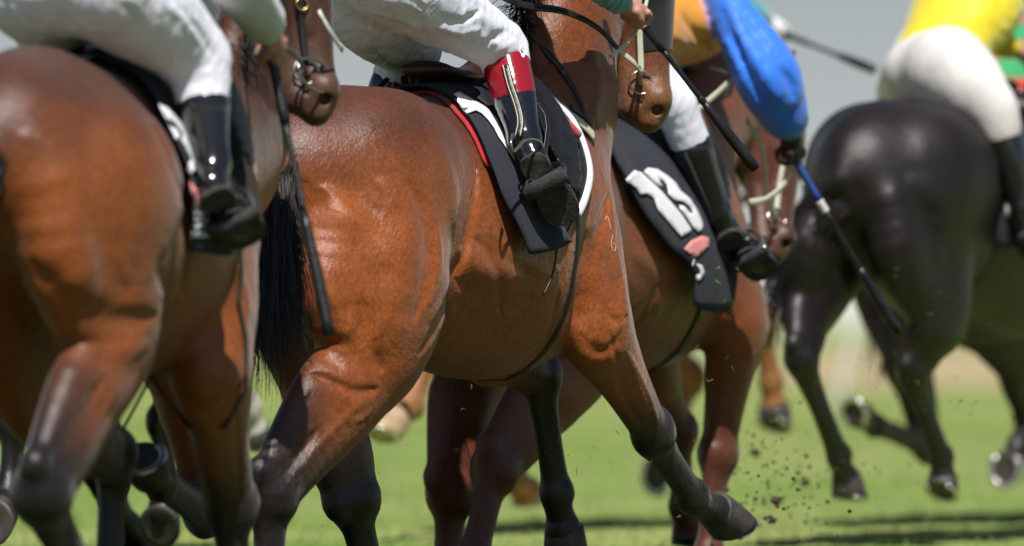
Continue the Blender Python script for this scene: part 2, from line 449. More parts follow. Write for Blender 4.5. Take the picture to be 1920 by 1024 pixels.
def boxv(c, sx, sy, sz, ax=(1, 0, 0), up=(0, 0, 1)):
    ax = unit(ax); up = unit(A(up) - ax * (A(up) @ ax)); sd = np.cross(up, ax); V = []
    for i in (-1, 1):
        for j in (-1, 1):
            for k in (-1, 1): V.append(A(c) + ax * i * sx / 2 + sd * j * sy / 2 + up * k * sz / 2)
    return V, [(0, 1, 3, 2), (4, 6, 7, 5), (0, 4, 5, 1), (2, 3, 7, 6), (0, 2, 6, 4), (1, 5, 7, 3)]
def ball(c, r, sq=(1, 1, 1), nu=14, nv=9):
    V = [A(c) + A(0, 0, r * sq[2])]; Fc = []
    for j in range(1, nv):
        for i in range(nu):
            a, b = math.pi * j / nv, 2 * math.pi * i / nu
            V.append(A(c) + A(r * sq[0] * math.sin(a) * math.cos(b), r * sq[1] * math.sin(a) * math.sin(b), r * sq[2] * math.cos(a)))
    V.append(A(c) - A(0, 0, r * sq[2])); e = len(V) - 1
    for i in range(nu):
        Fc.append((0, 1 + i, 1 + (i + 1) % nu)); Fc.append((e, e - 1 - i, e - 1 - (i + 1) % nu))
        for j in range(nv - 2):
            o = 1 + j * nu; Fc.append((o + i, o + nu + i, o + nu + (i + 1) % nu, o + (i + 1) % nu))
    return V, Fc

# ------------------------------------------------------------------ horses
def hoof(parent, top, toe, back, mat, shoe=True, r0=0.050, r1=0.067):
    a = unit(A(toe) - A(top)); ln = np.linalg.norm(A(toe) - A(top)); bk = unit(A(back) - a * (A(back) @ a))
    lat = np.cross(a, bk); n = unit(a * 0.78 + bk * 0.62)
    V = []; Fc = []; seg = 20; rings = []
    e0 = (lat, bk); e1 = (lat, unit(np.cross(n, lat)))
    if e1[1] @ bk < 0: e1 = (lat, -e1[1])
    for i, (t, r) in enumerate(((0, r0), (.08, r0 * 1.06), (.4, lerp(r0, r1, .45)), (.8, lerp(r0, r1, .85)), (1, r1), (1.0, r1 * .8), (.93, r1 * .45))):
        tt = min(t, 1); x = unit(lerp(e0[0], e1[0], tt)); y = unit(lerp(e0[1], e1[1], tt))
        c = A(top) + a * ln * t * 0.92 - bk * 0.004 + (bk * 0.012 * tt)
        for k in range(seg):
            an = 2 * math.pi * k / seg
            V.append(c + x * r * math.cos(an) + y * r * (1.12 if math.sin(an) < 0 else 0.95) * math.sin(an))
        if i:
            for k in range(seg): Fc.append(((i - 1) * seg + k, (i - 1) * seg + (k + 1) % seg, i * seg + (k + 1) % seg, i * seg + k))
    Fc.append(tuple(range(6 * seg, 7 * seg))); Fc.append(tuple(range(seg))[::-1])
    o = put('hoof', (V, Fc), mat, parent)
    if shoe:
        c = A(top) + a * ln * 0.935 + bk * .008
        pts = [c + e1[0] * r1 * .86 * math.cos(q) + e1[1] * r1 * .92 * math.sin(q) for q in np.linspace(-math.pi / 2 - 2.45, -math.pi / 2 + 2.45, 20)]
        put('horseshoe', tube(pts, 0.0115, seg=6, sub=1, flat=(n, 2.2)), M['shoe'], o)
    return o
def perp_back(a, b, ref=(-1, 0, 0.25)):
    d = unit(A(b) - A(a)); r = A(ref); return unit(r - d * (r @ d))
def hind_leg(S, J, pal, sgn):
    """J: hip, stifle, hock, fetlock, toe"""
    hip, st, hk, ft, toe = [A(J[k]) for k in ('hip', 'stifle', 'hock', 'fet', 'toe')]
    B, K, Mx = pal['body'], pal['leg'], pal['mid']
    lg = J.get('lg', 1.15); KL = J.get('K', K); bk = perp_back(st, hk, J.get('ref', (-1, 0, .3))); g = J.get('g', 1.0)
    butt = A(J.get('butt', (0.09, 0.12 * sgn, 1.10)))
    S.limb([(hip, .21, .74), (lerp(hip, st, .5), .215 * g, .70), (lerp(hip, st, .85), .175 * g, .68), (st, .140 * g, .68)], .07, B)
    S.limb([(butt, .085, 1), (lerp(butt, lerp(st, hk, .25) + bk * .07, .45) + A(-.03, 0, 0), .115, .85), (lerp(st, hk, .15) + bk * .09, .085, .7), (lerp(st, hk, .5) + bk * .075 * lg, .052 * lg, .78), (lerp(st, hk, .9) + bk * .062 * lg, .032 * lg, .85)], .06, B, cols=[B, B, B, Mx, K])
    S.limb([(lerp(hip, st, .9), .14 * g, .68), (lerp(st, hk, .22), .125 * g, .70), (lerp(st, hk, .45), .106 * g, .76), (lerp(st, hk, .72), .070 * lg, .82), (lerp(st, hk, .92), .058 * lg, .86), (hk, .060 * lg, .88)], .045, B, cols=[B, B, B, Mx, K, K])
    S.ell(lerp(st, hk, .30) + A(0, .025 * sgn, 0) + bk * .01, (.13, .05, .06), (0, 0, 0), .05, B)
    cb = perp_back(hk, ft, J.get('ref2', (-1, 0, .2)))
    S.limb([(hk + bk * .03, .030, .8), (hk + bk * .066 * lg, .034 * lg, .85), (lerp(hk, ft, .16) + cb * .034 * lg, .026 * lg, .8), (lerp(hk, ft, .5) + cb * .028 * lg, .017 * lg, .9), (lerp(hk, ft, .92) + cb * .024 * lg, .020 * lg, 1)], .02, K)
    lower_leg(S, hk, ft, toe, KL, cb, .058, lg)
def lower_leg(S, hk, ft, toe, K, cb, r0, lg=1.0):
    r0 = r0 * lg
    S.limb([(hk, r0, .88), (lerp(hk, ft, .14), .045 * lg, .85), (lerp(hk, ft, .35), .034 * lg, .92), (lerp(hk, ft, .7), .032 * lg, .95), (lerp(hk, ft, .9), .036 * lg, .92), (ft, .041 * lg, .9)], .025, K)
    S.limb([(ft, .043 * lg, .9), (ft + cb * .016, .038 * lg, .9), (lerp(ft, toe, .22) + cb * .006, .036 * lg, .95), (lerp(ft, toe, .38), .038 * lg, 1), (lerp(ft, toe, .50), .046 * lg, 1)], .02, K)
def fore_leg(S, J, pal, sgn):
    el, kn, ft, toe = [A(J[k]) for k in ('elbow', 'knee', 'fet', 'toe')]
    B, K, Mx = pal['body'], pal['leg'], pal['mid']; sh = A(J.get('shoulder', (1.48, .13 * sgn, 1.02)))
    fb = perp_back(el, kn, J.get('ref', (-1, 0, -.1))); cb = perp_back(kn, ft, J.get('ref2', (-1, 0, 0.1))); g = J.get('g', 1.0); lg = J.get('lg', 1.15)
    S.limb([(sh, .16, .62), (lerp(sh, el, .55), .165 * g, .6), (el, .125 * g, .62)], .07, B)
    S.limb([(el, .125 * g, .66), (lerp(el, kn, .2), .108 * g, .70), (lerp(el, kn, .45), .084*g, .76), (lerp(el, kn, .75), .058 * lg, .82), (lerp(el, kn, .92), .052 * lg, .88), (kn, .058 * lg, .88)], .04, B, cols=[B, B, B, Mx, K, K])
    S.limb([(lerp(el, kn, .12) + fb * .05, .055, .8), (lerp(el, kn, .5) + fb * .028, .042, .8), (lerp(el, kn, .9) + fb * .022, .026, .9)], .03, B, cols=[B, Mx, K])
    S.ell(kn + fb * -.014, (.044 * lg, .042 * lg, .062 * lg), (0, 0, 0), .02, K)
    S.limb([(kn + cb * .040 * lg, .024 * lg, .9), (lerp(kn, ft, .2) + cb * .032 * lg, .021 * lg, .9), (lerp(kn, ft, .6) + cb * .028 * lg, .016 * lg, 1), (lerp(kn, ft, .93) + cb * .022 * lg, .020 * lg, 1)], .02, K)
    lower_leg(S, kn, ft, toe, J.get('K', K), cb, .056, lg)
class Head:
    def __init__(s, P, Mz, lat=(0, 1, 0), L_=None):
        s.P = A(P); s.a = unit(A(Mz) - s.P); s.L = L_ or np.linalg.norm(A(Mz) - s.P)
        lt = A(lat); s.b = unit(lt - s.a * (lt @ s.a)); ref = A(1, 0, .7)
        s.n = np.cross(s.a, s.b); s.n = s.n if s.n @ ref > 0 else -s.n
    def __call__(s, t, n, b): return s.P + s.L * (s.a * t + s.n * n + s.b * b)
J_HEAD = 1.2
def head_solid(S, H, pal, dark=1.0):
    B, Mx, K = pal['face'], pal['muzzle'], pal['leg']; g = H.L / .6 * J_HEAD; lat = H.b
    S.limb([(H(-.02, -.02, 0), .085 * g, .85), (H(.14, .0, 0), .092 * g, .95), (H(.30, .01, 0), .085 * g, .95), (H(.52, .015, 0), .064 * g, .82), (H(.75, .005, 0), .050 * g, .85), (H(.92, -.005, 0), .048 * g, 1.0), (H(1.0, -.03, 0), .036 * g, 1.15)], .03, B, lat, cols=[B, B, B, B, B, Mx, Mx])
    for sg in (-1, 1):
        S.limb([(H(.16, -.11, .055 * sg), .075 * g, .42), (H(.30, -.15, .06 * sg), .098 * g, .36), (H(.42, -.14, .055 * sg), .070 * g, .38)], .03, B, lat)
        S.limb([(H(.18, .045, .10 * sg), .030 * g, .6), (H(.24, .035, .125 * sg), .026 * g, .6), (H(.33, .02, .11 * sg), .022 * g, .6)], .02, B, lat)
        S.limb([(H(.36, -.02, .10 * sg), .012 * g, 1), (H(.6, -.02, .082 * sg), .008 * g, 1)], .03, B, lat)
        S.ell(H(.90, .012, .055 * sg), (.038 * g,) * 3, (0, 0, 0), .025, Mx)
    S.limb([(H(.40, -.16, 0), .050 * g, 1.1), (H(.60, -.135, 0), .036 * g, 1), (H(.80, -.115, 0), .030 * g, 1), (H(.93, -.115, 0), .034 * g, 1.1)], .035, B, lat, cols=[B, B, Mx, K])
    for sg in (-1, 1):
        S.cut([(H(.93, .035, .075 * sg), .008 * g), (H(.965, .0, .082 * sg), .013 * g), (H(.95, -.015, .075 * sg), .007 * g)], .008)
        S.cut([(H(.80, -.068, .08 * sg), .004 * g), (H(.90, -.074, .075 * sg), .005 * g), (H(.985, -.080, .04 * sg), .005 * g)], .012)
    for sg in (-1, 1):
        base, tip = H(-.05, .03, .085 * sg), H(-.30, .05, .13 * sg)
        S.limb([(base, .032 * g, .7), (lerp(base, tip, .45), .034 * g, .5), (lerp(base, tip, .8), .020 * g, .5), (tip, .006, .6)], .02, B, lat)
        S.cut([(lerp(base, tip, .15) + H.n * .022 * g, .014 * g), (lerp(base, tip, .6) + H.n * .018 * g, .014 * g), (lerp(base, tip, .85) + H.n * .012, .004)], .01)
def eyes(H, parent, mat=None):
    for sg in (-1, 1): put('eye', ball(H(.25, .02, .128 * sg), .022 * H.L / .6), mat or M['eye'], parent)
def hair_strands(name, parent, roots, flow, n, ln, rad=0.0016, spread=0.03, wav=0.012, seed=1, mat=None, sub=8):
    """roots: function t->(point); flow: list of offsets followed by each strand"""
    rng = np.random.RandomState(seed); V = []; Fc = []; m = sub
    fl = catmull(np.array(flow, float), 6); fl = fl - fl[0]
    for i in range(n):
        p0 = A(roots(rng.rand(), rng.rand(), rng.rand())); l = ln * (.55 + .5 * rng.rand()); ph = rng.rand(3) * 6.3
        drift = rng.randn(3) * spread * A(1, 1, .3)
        pts = []
        for j in range(m):
            t = j / (m - 1); q = fl[min(int(t * l * (len(fl) - 1)), len(fl) - 1)]
            f = t * l * (len(fl) - 1); a = min(int(f), len(fl) - 2); q = fl[a] + (fl[a + 1] - fl[a]) * min(f - a, 1)
            pts.append(p0 + q + drift * t ** 1.3 + wav * t * np.sin(ph + t * 5))
        pts = np.array(pts); o = len(V)
        for j in range(m):
            d = unit(pts[min(j + 1, m - 1)] - pts[max(j - 1, 0)]); a = unit(np.cross(d, (.3, .8, .2))); b = np.cross(d, a)
            r = rad * (1 - .8 * (j / (m - 1)) ** 2) * (1.0 if j else .6)
            for k in range(3): V.append(pts[j] + r * (a * math.cos(2.094 * k) + b * math.sin(2.094 * k)))
        for j in range(m - 1):
            for k in range(3): Fc.append((o + j * 3 + k, o + j * 3 + (k + 1) % 3, o + j * 3 + 3 + (k + 1) % 3, o + j * 3 + 3 + k))
    return mesh_obj(name, L(V), Fc, mat or M['hairblack'], parent)

def make_horse(fr, label, pal, coatm, hd, neck, legs, h=0.008, T=None, details=None, tail=None, mane=None, lift=0.0, zlo=0.0, blk=False, hoofm='hoof', shoes=True, ulo=-.75, uhi=2.75, group='racehorses galloping in the pack'):
    """legs: dict hR, hL, fR, fL of joint dicts. T: trunk overrides"""
    T = T or {}; top = T.get('dz', 0.0)
    root = fr.root('racehorse'); tag(root, label, 'horse', group)
    S = Solid((ulo, -.62, zlo), (uhi, .62, 2.25), h); B, Dk = pal['body'], pal['top']; dz = A(0, 0, top)
    # barrel: (u, w_centre, half height, half width)
    rings = T.get('rings', [(.22, 1.16, .24, .19), (.42, 1.11, .31, .24), (.65, 1.055, .365, .27), (.90, 1.02, .385, .29), (1.12, 1.005, .40, .285), (1.32, 1.02, .395, .25), (1.50, 1.02, .31, .20)])
    S.limb([(A(u, 0, wc) + dz, hh, hw / hh) for u, wc, hh, hw in rings], .05, B)
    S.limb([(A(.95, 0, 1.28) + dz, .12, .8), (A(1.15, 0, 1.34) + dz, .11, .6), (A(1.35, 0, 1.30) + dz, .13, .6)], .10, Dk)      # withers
    barrel = S.D
    # neck and head
    S.D = np.full(S.n, 9.0, np.float32)
    S.limb([(A(1.22, 0, 1.08) + dz, .27, .66)] + neck, .05, B, cols=[B, B] + [B] * (len(neck) - 1))
    head_solid(S, hd, pal)
    nk = S.D; S.D = np.full(S.n, 9.0, np.float32)
    # hindquarters
    S.ell(A(.34, 0, 1.16) + dz, (.33, .20, .27), (0, 0, 0), .05, Dk)
    for sg, key in ((1, 'hR'), (-1, 'hL')):
        J = dict(legs[key]); J.setdefault('hip', A(.38, .13 * sg, 1.08) + dz); J.setdefault('butt', A(.10, .11 * sg, 1.08) + dz)
        S.ell(A(.45, .135 * sg, 1.165 + T.get('gz', 0)) + dz, (.32, .160 + T.get('gw', 0), .255), (0, 8, 0), .09, B)
        hind_leg(S, J, pal, sg)
    S.limb([(A(.16, 0, 1.27) + dz, .06, 1), (A(.06, 0, 1.24) + dz, .05, 1), (A(-.01, 0, 1.16) + dz, .035, 1)], .06, Dk)
    hq = S.D
    # forehand
    S.D = np.full(S.n, 9.0, np.float32)
    for sg, key in ((1, 'fR'), (-1, 'fL')):
        J = dict(legs[key]); J.setdefault('shoulder', A(1.46, .125 * sg, 1.02) + dz)
        top_sc = A(1.20, .09 * sg, 1.30) + dz
        S.limb([(top_sc, .09, .6), (lerp(top_sc, J['shoulder'], .5), .15, .62), (J['shoulder'], .155, .66)], .07, B)
        fore_leg(S, J, pal, sg)
    S.ell(A(1.55, 0, .98) + dz, (.15, .19, .22), (0, 0, 0), .08, B)
    fh = S.D
    S.D = barrel; sl = (slice(None),) * 3
    S.join(sl, nk, .09); S.join(sl, hq, .035); S.join(sl, fh, .045); del nk, hq, fh
    if details: details(S)
    keep = {}
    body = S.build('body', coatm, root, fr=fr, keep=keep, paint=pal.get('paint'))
    for key, J in legs.items():
        ft, toe = A(J['fet']), A(J['toe']); st = A(J.get('hock', J.get('knee')))
        bk = perp_back(ft, toe, J.get('hoofref', (-1, 0, -.3)))
        hoof(root, lerp(ft, toe, .48), toe, bk, M[J.get('hoofm', hoofm)], shoes and J.get('shoe', True), r0=.046 * J.get('lg', 1.15), r1=.060 * J.get('lg', 1.15))
    eyes(hd, root)
    keep.update(root=root, fr=fr, body=body, hd=hd); return keep

# ------------------------------------------------------------------ cloths laid on a horse by casting rays on its back
AX = (0.0, 1.05)   # axis the cloths are measured round (v, w)
def to_uphi(K, px, py):
    o, d = K['fr'].ray(px, py); hit = K['bvh'].ray_cast(Vector(o), Vector(d), 200)
    if hit[0] is None: return None
    p = hit[0]; return (p[0], math.atan2(p[1] - AX[0], p[2] - K.get('axw', AX[1])))
def from_uphi(K, u, ph, off):
    o = Vector((u, AX[0], K.get('axw', AX[1]))); d = Vector((0, math.sin(ph), math.cos(ph)))
    r = K['bvh'].ray_cast(o + d * 0.62, -d, 2.0)
    if r[0] is None: return np.array(o + d * .3)
    q = A(r[0]); n = A(r[1]); n = n if n @ A(d) > 0 else -n
    return q + A(d) * off
def polymesh(poly, step, mapf, thick=0.004, relax=0):
    """fill a 2-D outline with a fine mesh, map it to 3-D, and give it thickness"""
    poly = [Vector(p[:2]) for p in poly]; P = []
    for i, a in enumerate(poly):
        b = poly[(i + 1) % len(poly)]; m = max(1, int((b - a).length / step))
        P += [a.lerp(b, j / m) for j in range(m)]
    n = len(P); xs = [p.x for p in P]; ys = [p.y for p in P]
    inner = []
    y = min(ys) + step / 2
    px_ = np.array(xs); py_ = np.array(ys); r = 0
    while y < max(ys):
        x = min(xs) + step * (.5 if r % 2 else 0)
        while x < max(xs):
            c = ((py_ > y) != (np.roll(py_, -1) > y)); j = np.nonzero(c)[0]
            x2 = np.roll(px_, -1)[j]; y2 = np.roll(py_, -1)[j]
            cr = px_[j] + (y - py_[j]) * (x2 - px_[j]) / (y2 - py_[j])
            if (np.sum(cr > x) % 2) and np.min((px_ - x) ** 2 + (py_ - y) ** 2) > (step * .55) ** 2: inner.append(Vector((x, y)))
            x += step
        y += step * .87; r += 1
    res = delaunay_2d_cdt(P + inner, [(i, (i + 1) % n) for i in range(n)], [], 1, 1e-7)
    V2, tri = res[0], res[2]
    V = [A(mapf(v.x, v.y)) for v in V2]
    nv = len(V); Nn = np.zeros((nv, 3)); Va = np.array(V)
    nb = [set() for _ in range(nv)]
    for t in tri:
        for i in range(len(t)): nb[t[i]].add(t[(i + 1) % len(t)]); nb[t[(i + 1) % len(t)]].add(t[i])
    Ec = {}
    for t in tri:
        for i in range(len(t)):
            e_ = tuple(sorted((t[i], t[(i + 1) % len(t)]))); Ec[e_] = Ec.get(e_, 0) + 1
    bd = {v for e_, c_ in Ec.items() if c_ == 1 for v in e_}
    for it in range(relax):
        W_ = Va.copy()
        for i in range(nv):
            q = [j for j in nb[i] if i not in bd or j in bd]
            if q: W_[i] = Va[i] * (.5 if i not in bd else .93) + Va[q].mean(0) * (.5 if i not in bd else .07)
        Va = W_
    for t in tri:
        c = np.cross(Va[t[1]] - Va[t[0]], Va[t[2]] - Va[t[0]])
        for i in t: Nn[i] += c
    Nn /= np.linalg.norm(Nn, axis=1)[:, None] + 1e-12
    out = A(0, 0, 0); ctr = Va.mean(0) - A(0, 0, 0)
    sgn = 1 if np.sum(Nn @ (unit(ctr - A(ctr[0], 0, 0.6)))) > 0 else -1
    V3 = np.vstack([Va + Nn * sgn * thick / 2, Va - Nn * sgn * thick / 2])
    from collections import Counter
    ec = Counter()
    for t in tri:
        for i in range(len(t)): ec[tuple(sorted((t[i], t[(i + 1) % len(t)])))] += 1
    Fc = [tuple(t) for t in tri] + [tuple(reversed([i + nv for i in t])) for t in tri]
    Fc += [(a, b, b + nv, a + nv) for (a, b), c in ec.items() if c == 1]
    return list(V3), Fc
def drape(K, name, outline, mat, parent, off=0.012, flare=0.0, step=0.03, thick=0.005, mirror=True, mu=-9, wav=0.0, smooth=True, pxmap=None):
    """outline: photo pixels on the near side, or (u,phi) tuples tagged 'u'. The far side mirrors it."""
    pts = []
    for q in outline:
        if q[0] == 'u': pts.append((q[1], q[2])); continue
        r = to_uphi(K, *q)
        if r: pts.append(r)
    if mirror: pts = pts + [(max(u, mu), -ph) for u, ph in reversed(pts) if abs(ph) > .03]
    k = .33
    def mp(x, y):
        ph = y / k; e = max(0, abs(ph) - .9)
        p = from_uphi(K, x, ph, off + flare * e * e)
        if wav: p = p + A(0, math.copysign(1, ph), 0) * wav * math.sin(x * 31 + ph * 5) * min(1, e * 1.5)
        return p
    vf = polymesh([(u, ph * k) for u, ph in pts], step, mp, thick, relax=8)
    return put(name, vf, mat, parent, smooth), mp
def decal(K, name, polys, mat, parent, surf, lift=0.003, step=6.0, thick=0.0015):
    """writing on a cloth: outlines in photo pixels thrown onto the cloth's own surface"""
    parts = []
    dg = bpy.context.evaluated_depsgraph_get
    me = surf.data; V = [Vector((v.co.x, -v.co.y, v.co.z)) for v in me.vertices]
    bv = BVHTree.FromPolygons(V, [tuple(p.vertices) for p in me.polygons]); fr = K['fr']
    def mp(x, y):
        o, d = fr.ray(x, y); h = bv.ray_cast(Vector(o), Vector(d), 200)
        if h[0] is None:
            h2 = bv.find_nearest(Vector(K['last'])) if 'last' in K else (Vector((1, .3, 1)), 0)
            return A(h2[0])
        dd = unit(d); p = A(h[0]); n = A(h[1]); n = n if n @ dd < 0 else -n
        K['last'] = p; return p + n * lift
    for poly in polys: parts.append(polymesh(poly, step, mp, thick))
    return put(name, merge(parts), mat, parent)

# ------------------------------------------------------------------ people
def fist(wr, k, g, n, R_=0.021, s=1.0):
    """hand closed round a grip axis g; k: wrist to knuckles, n: back-of-hand normal. Returns a fine solid's prims"""
    wr, k, g = A(wr), unit(k), unit(g); n = unit(A(n) - k * (A(n) @ k)); g = unit(g - k * (g @ k) - n * (g @ n))
    S = Solid(wr - .13 * s, wr + k * .06 + .13 * s, .0042); c = wr + k * .085 * s - n * .012 * s
    C = (0.52, 0.27, 0.19)
    S.limb([(wr - k * .03, .027 * s, 1), (wr + k * .01, .027 * s, 1), (wr + k * .045 * s, .031 * s, 1.25), (wr + k * .075 * s, .026 * s, 1.45)], .015, C, lat=g)
    for i in range(4):
        off = g * (i - 1.5) * .021 * s; L_ = (.92, 1.05, 1.0, .82)[i]; pts = []
        for a, rr in ((95, .011), (45, .0105), (-5, .0095), (-60, .009), (-115, .0085), (-160, .007)):
            q = R(a); pts.append((c + off + (n * math.sin(q) + k * math.cos(q)) * R_ * 1.25 * s * (1.15 if a > 0 else 1) * L_, rr * s))
        S.limb(pts, .004, C)
    t0 = wr + k * .03 * s + g * .030 * s
    S.limb([(t0, .015 * s), (t0 + k * .028 * s + g * .012 * s - n * .018 * s, .0125 * s), (t0 + k * .048 * s - n * .036 * s - g * .004, .0105 * s), (t0 + k * .055 * s - n * .042 * s - g * .03 * s, .009 * s)], .006, C)
    return S
SK = (0.52, 0.27, 0.19)
def add_hand(o_list, hand): o_list.append(hand)
def make_rider(fr, J, label, cols, h=0.009, fs=1.0, sfold=1.0, hold=None, breech='white_breeches', details=None, whip_arm=None, glove=None, foldn=1.0, boots=None, silkfn=None, group='jockeys riding crouched', skip_body=False, bfun=None):
    J = {k: A(v) for k, v in J.items()}
    root = fr.root('person'); tag(root, label, 'person', group)
    r = dict(root=root, J=J)
    def mid(a, b, t): return lerp(J[a], J[b], t)
    # body under the clothes
    pj = [v for v in J.values() if v.shape == (3,)]; lo = np.min(pj, 0) - .25; hi = np.max(pj, 0) + .25
    S = Solid(lo, hi, .013)
    S.limb([(J['pelvis'], .115, 1.15), (mid('pelvis', 'chest', .5), .105, 1.15), (J['chest'], .125, 1.2), (mid('chest', 'neck', .6), .075, 1.2), (J['neck'], .055, 1)], .05, SK)
    hf = unit(J.get('face', A(1, 0, -.12))); hu = unit(J['head'] - J['neck'] + A(0, 0, .12)); hu = unit(hu - hf * (hu @ hf)); c = J['head']
    S.limb([(J['neck'], .055), (lerp(J['neck'], c, .6), .055), (c - hu * .02, .07)], .03, SK)
    S.ell(c + hu * .03, (.098, .078, .105), (0, 0, 0), .03, SK); S.limb([(c + hf * .03 - hu * .03, .062, .9), (c + hf * .055 - hu * .085, .035, 1)], .03, SK)
    S.limb([(c + hf * .085 + hu * .015, .010), (c + hf * .108 - hu * .02, .014)], .012, SK)
    S.limb([(c + hf * .07 - hu * .055 + A(0, -.02, 0), .013), (c + hf * .07 - hu * .055 + A(0, .02, 0), .013)], .01, (.5, .2, .17))
    for sg in (-1, 1):
        S.ell(c + A(0, .078 * sg, 0), (.02, .012, .032), (0, 0, 0), .008, SK)
        for (a, b, c_, d) in (('sh', 'el', .045, .036), ('el', 'wr', .036, .026)):
            q = 'R' if sg > 0 else 'L'; S.limb([(J[a + q], c_), (mid(a + q, b + q, .4), c_ * 1.02), (J[b + q], d)], .02, SK)
        S.limb([(J['hip' + q], .085), (mid('hip' + q, 'kn' + q, .5), .075), (J['kn' + q], .052), (mid('kn' + q, 'an' + q, .3), .052), (lerp(J['kn' + q], J['an' + q], .9), .026)], .03, SK)
    V, Fc = S.mesh(1); Cc = [V]; Ff = [Fc]; n0 = len(V)
    for q in 'RL':
        hd = (hold or {}).get(q, {})
        k = hd.get('k', J['wr' + q] - J['el' + q]); g = hd.get('g', A(.2, 1, -.2)); n = hd.get('n', A(0, .5 if q == 'R' else -.5, 1))
        Hs = fist(J['wr' + q], k, g, n); v, f = Hs.mesh(1); r['hand' + q] = (J['wr' + q] + unit(k) * .085 - unit(A(n) - unit(k) * (A(n) @ unit(k))) * .012, unit(g))
        if glove and q in glove:
            mesh_obj('glove', L(v + (v - J['wr' + q]) * .04), f[:, ::-1], M[glove[q]], root)
        Cc.append(v); Ff.append(f + n0); n0 += len(v)
    V = np.vstack(Cc); Fc = np.vstack(Ff)
    mesh_obj('body', L(V), Fc[:, ::-1], M['skin'], root)
    # silks: trunk and arms
    S = Solid(lo, hi, h); t1 = J['pelvis'] * .35 + J['chest'] * .65
    S.limb([(J['pelvis'] + unit(J['chest'] - J['pelvis']) * .03, .135, 1.15), (mid('pelvis', 'chest', .5), .14, 1.2), (J['chest'], .155, 1.25), (mid('chest', 'neck', .7), .085, 1.2), (J['neck'], .068, 1)], .05, cols['trunk'])
    for q in 'RL':
        sl = cols.get('sleeve' + q, cols['sleeve']); w_ = J.get('sleevew' + q, np.array(1.0)) * 1.0
        sw = float(J.get('shw' + q, 1.0)); S.limb([(J['sh' + q], .075 * sw), (mid('sh' + q, 'el' + q, .45), .068 * (w_ + sw) / 2), (J['el' + q], .064 * w_), (mid('el' + q, 'wr' + q, .5), .055 * w_), (mid('el' + q, 'wr' + q, .86), .043 * w_), (mid('el' + q, 'wr' + q, .93), .034)], .03, sl)
        if 'cuff' in cols: S.limb([(mid('el' + q, 'wr' + q, .80), .040), (mid('el' + q, 'wr' + q, .96), .036)], .01, cols['cuff'])
    g = np.indices(S.n).astype(np.float32) * h
    f = sfold * .004
    X, Y, Z = g[0] + lo[0], g[1] + lo[1], g[2] + lo[2]
    S.D += f * np.sin(60 * X + 9 * np.sin(14 * Y + 3) + 5 * np.sin(21 * Z)) * np.sin(38 * Z + 6 * np.sin(17 * X) + 20 * Y)
    if silkfn: silkfn(S)
    r['silks'] = S.build('silks', M['silk'], root, smooth=1, paint=cols.get('paint'), sig=.008); del g, X, Y, Z
    # breeches
    S = Solid(lo, hi, h)
    bc = (0.8, 0.8, 0.84)
    S.limb([(J['pelvis'] + unit(J['pelvis'] - J['chest']) * .02, .135, 1.22), (J['pelvis'] + unit(J['chest'] - J['pelvis']) * .10, .125, 1.2)], .06, bc)
    for q in 'RL':
        sg = 1 if q == 'R' else -1; w_ = float(J.get('thighw' + q, 1.0)); vv = unit(J['kn' + q] - J['hip' + q])
        S.limb([(J['hip' + q] - vv * .02, .125 * w_, 1), (mid('hip' + q, 'kn' + q, .3), .112 * w_), (mid('hip' + q, 'kn' + q, .65), .090 * w_), (J['kn' + q], .070 * w_)], .045, bc)
        S.limb([(J['kn' + q] - vv * .02, .070 * w_), (mid('kn' + q, 'an' + q, .15), .066 * w_), (mid('kn' + q, 'an' + q, float(J.get('cut' + q, .34))), .060)], .02, bc)
    g = np.indices(S.n).astype(np.float32) * h; X, Y, Z = g[0] + lo[0], g[1] + lo[1], g[2] + lo[2]; del g
    ax = unit(J['knR'] - J['hipR']); up_ = A(0, 0, 1.0)
    wr = .5 + .5 * np.sin(9 * X + 7 * Y + 1.3) * np.sin(11 * Z + 5 * X + .4)
    ph_ = 62 * (X * (ax[0] + .5 * up_[0]) + Y * ax[1] + Z * (ax[2] + .75)) + 2.4 * np.sin(13 * X + 9 * Z) + 1.7 * np.sin(17 * Y - 8 * Z)
    S.D -= (foldn * .0065 * (1 - np.abs(np.sin(ph_))) ** 2.2 * wr).astype(np.float32)
    ph_ = 95 * (X * .6 - Z * .5 + Y * .4) + 2.2 * np.sin(19 * Z + 6 * Y) + 1.4 * np.sin(23 * X)
    S.D -= (foldn * .0035 * (1 - np.abs(np.sin(ph_))) ** 2.5 * (1 - wr)).astype(np.float32); del X, Y, Z, ph_, wr
    if details: details(S)
    r['breeches'] = S.build('breeches', M[breech], root, smooth=1)
    # boots
    for q in 'RL':
        kn, an, to = J['kn' + q], J['an' + q], J['to' + q]; bt = cols.get('boot' + q, cols.get('boot', ((.012, .012, .014),) * 2))
        S = Solid(np.min([kn, an, to], 0) - .12, np.max([kn, an, to], 0) + .12, min(h, .007)); d = unit(to - an); sh = unit(an - kn)
        hu = unit(-sh - d * (-sh @ d))
        if 'sn' + q in J: hu = -J['sn' + q]; hu = unit(hu - d * (hu @ d))
        ct = float(J.get('top' + q, .26))
        S.limb([(lerp(kn, an, ct), .068), (lerp(kn, an, .5), .064), (lerp(kn, an, .8), .051), (lerp(kn, an, .97), .048)], .02, bt[0], cols=[bt[0], bt[0] if len(bt) < 3 else bt[2], bt[1], bt[1], bt[1]])
        hl = J.get('heel' + q, an + sh * .045 - d * .035)
        S.limb([(an, .042), (hl - sh * .012, .036)], .02, bt[1])
        S.limb([(hl - sh * .005, .033, 1), (lerp(hl, to, .45) + hu * .014, .040, 1), (lerp(hl, to, .75) + hu * .004, .042, 1.12 * fs), (to, .032, 1.35 * fs)], .03, bt[1], lat=unit(np.cross(d, hu)))
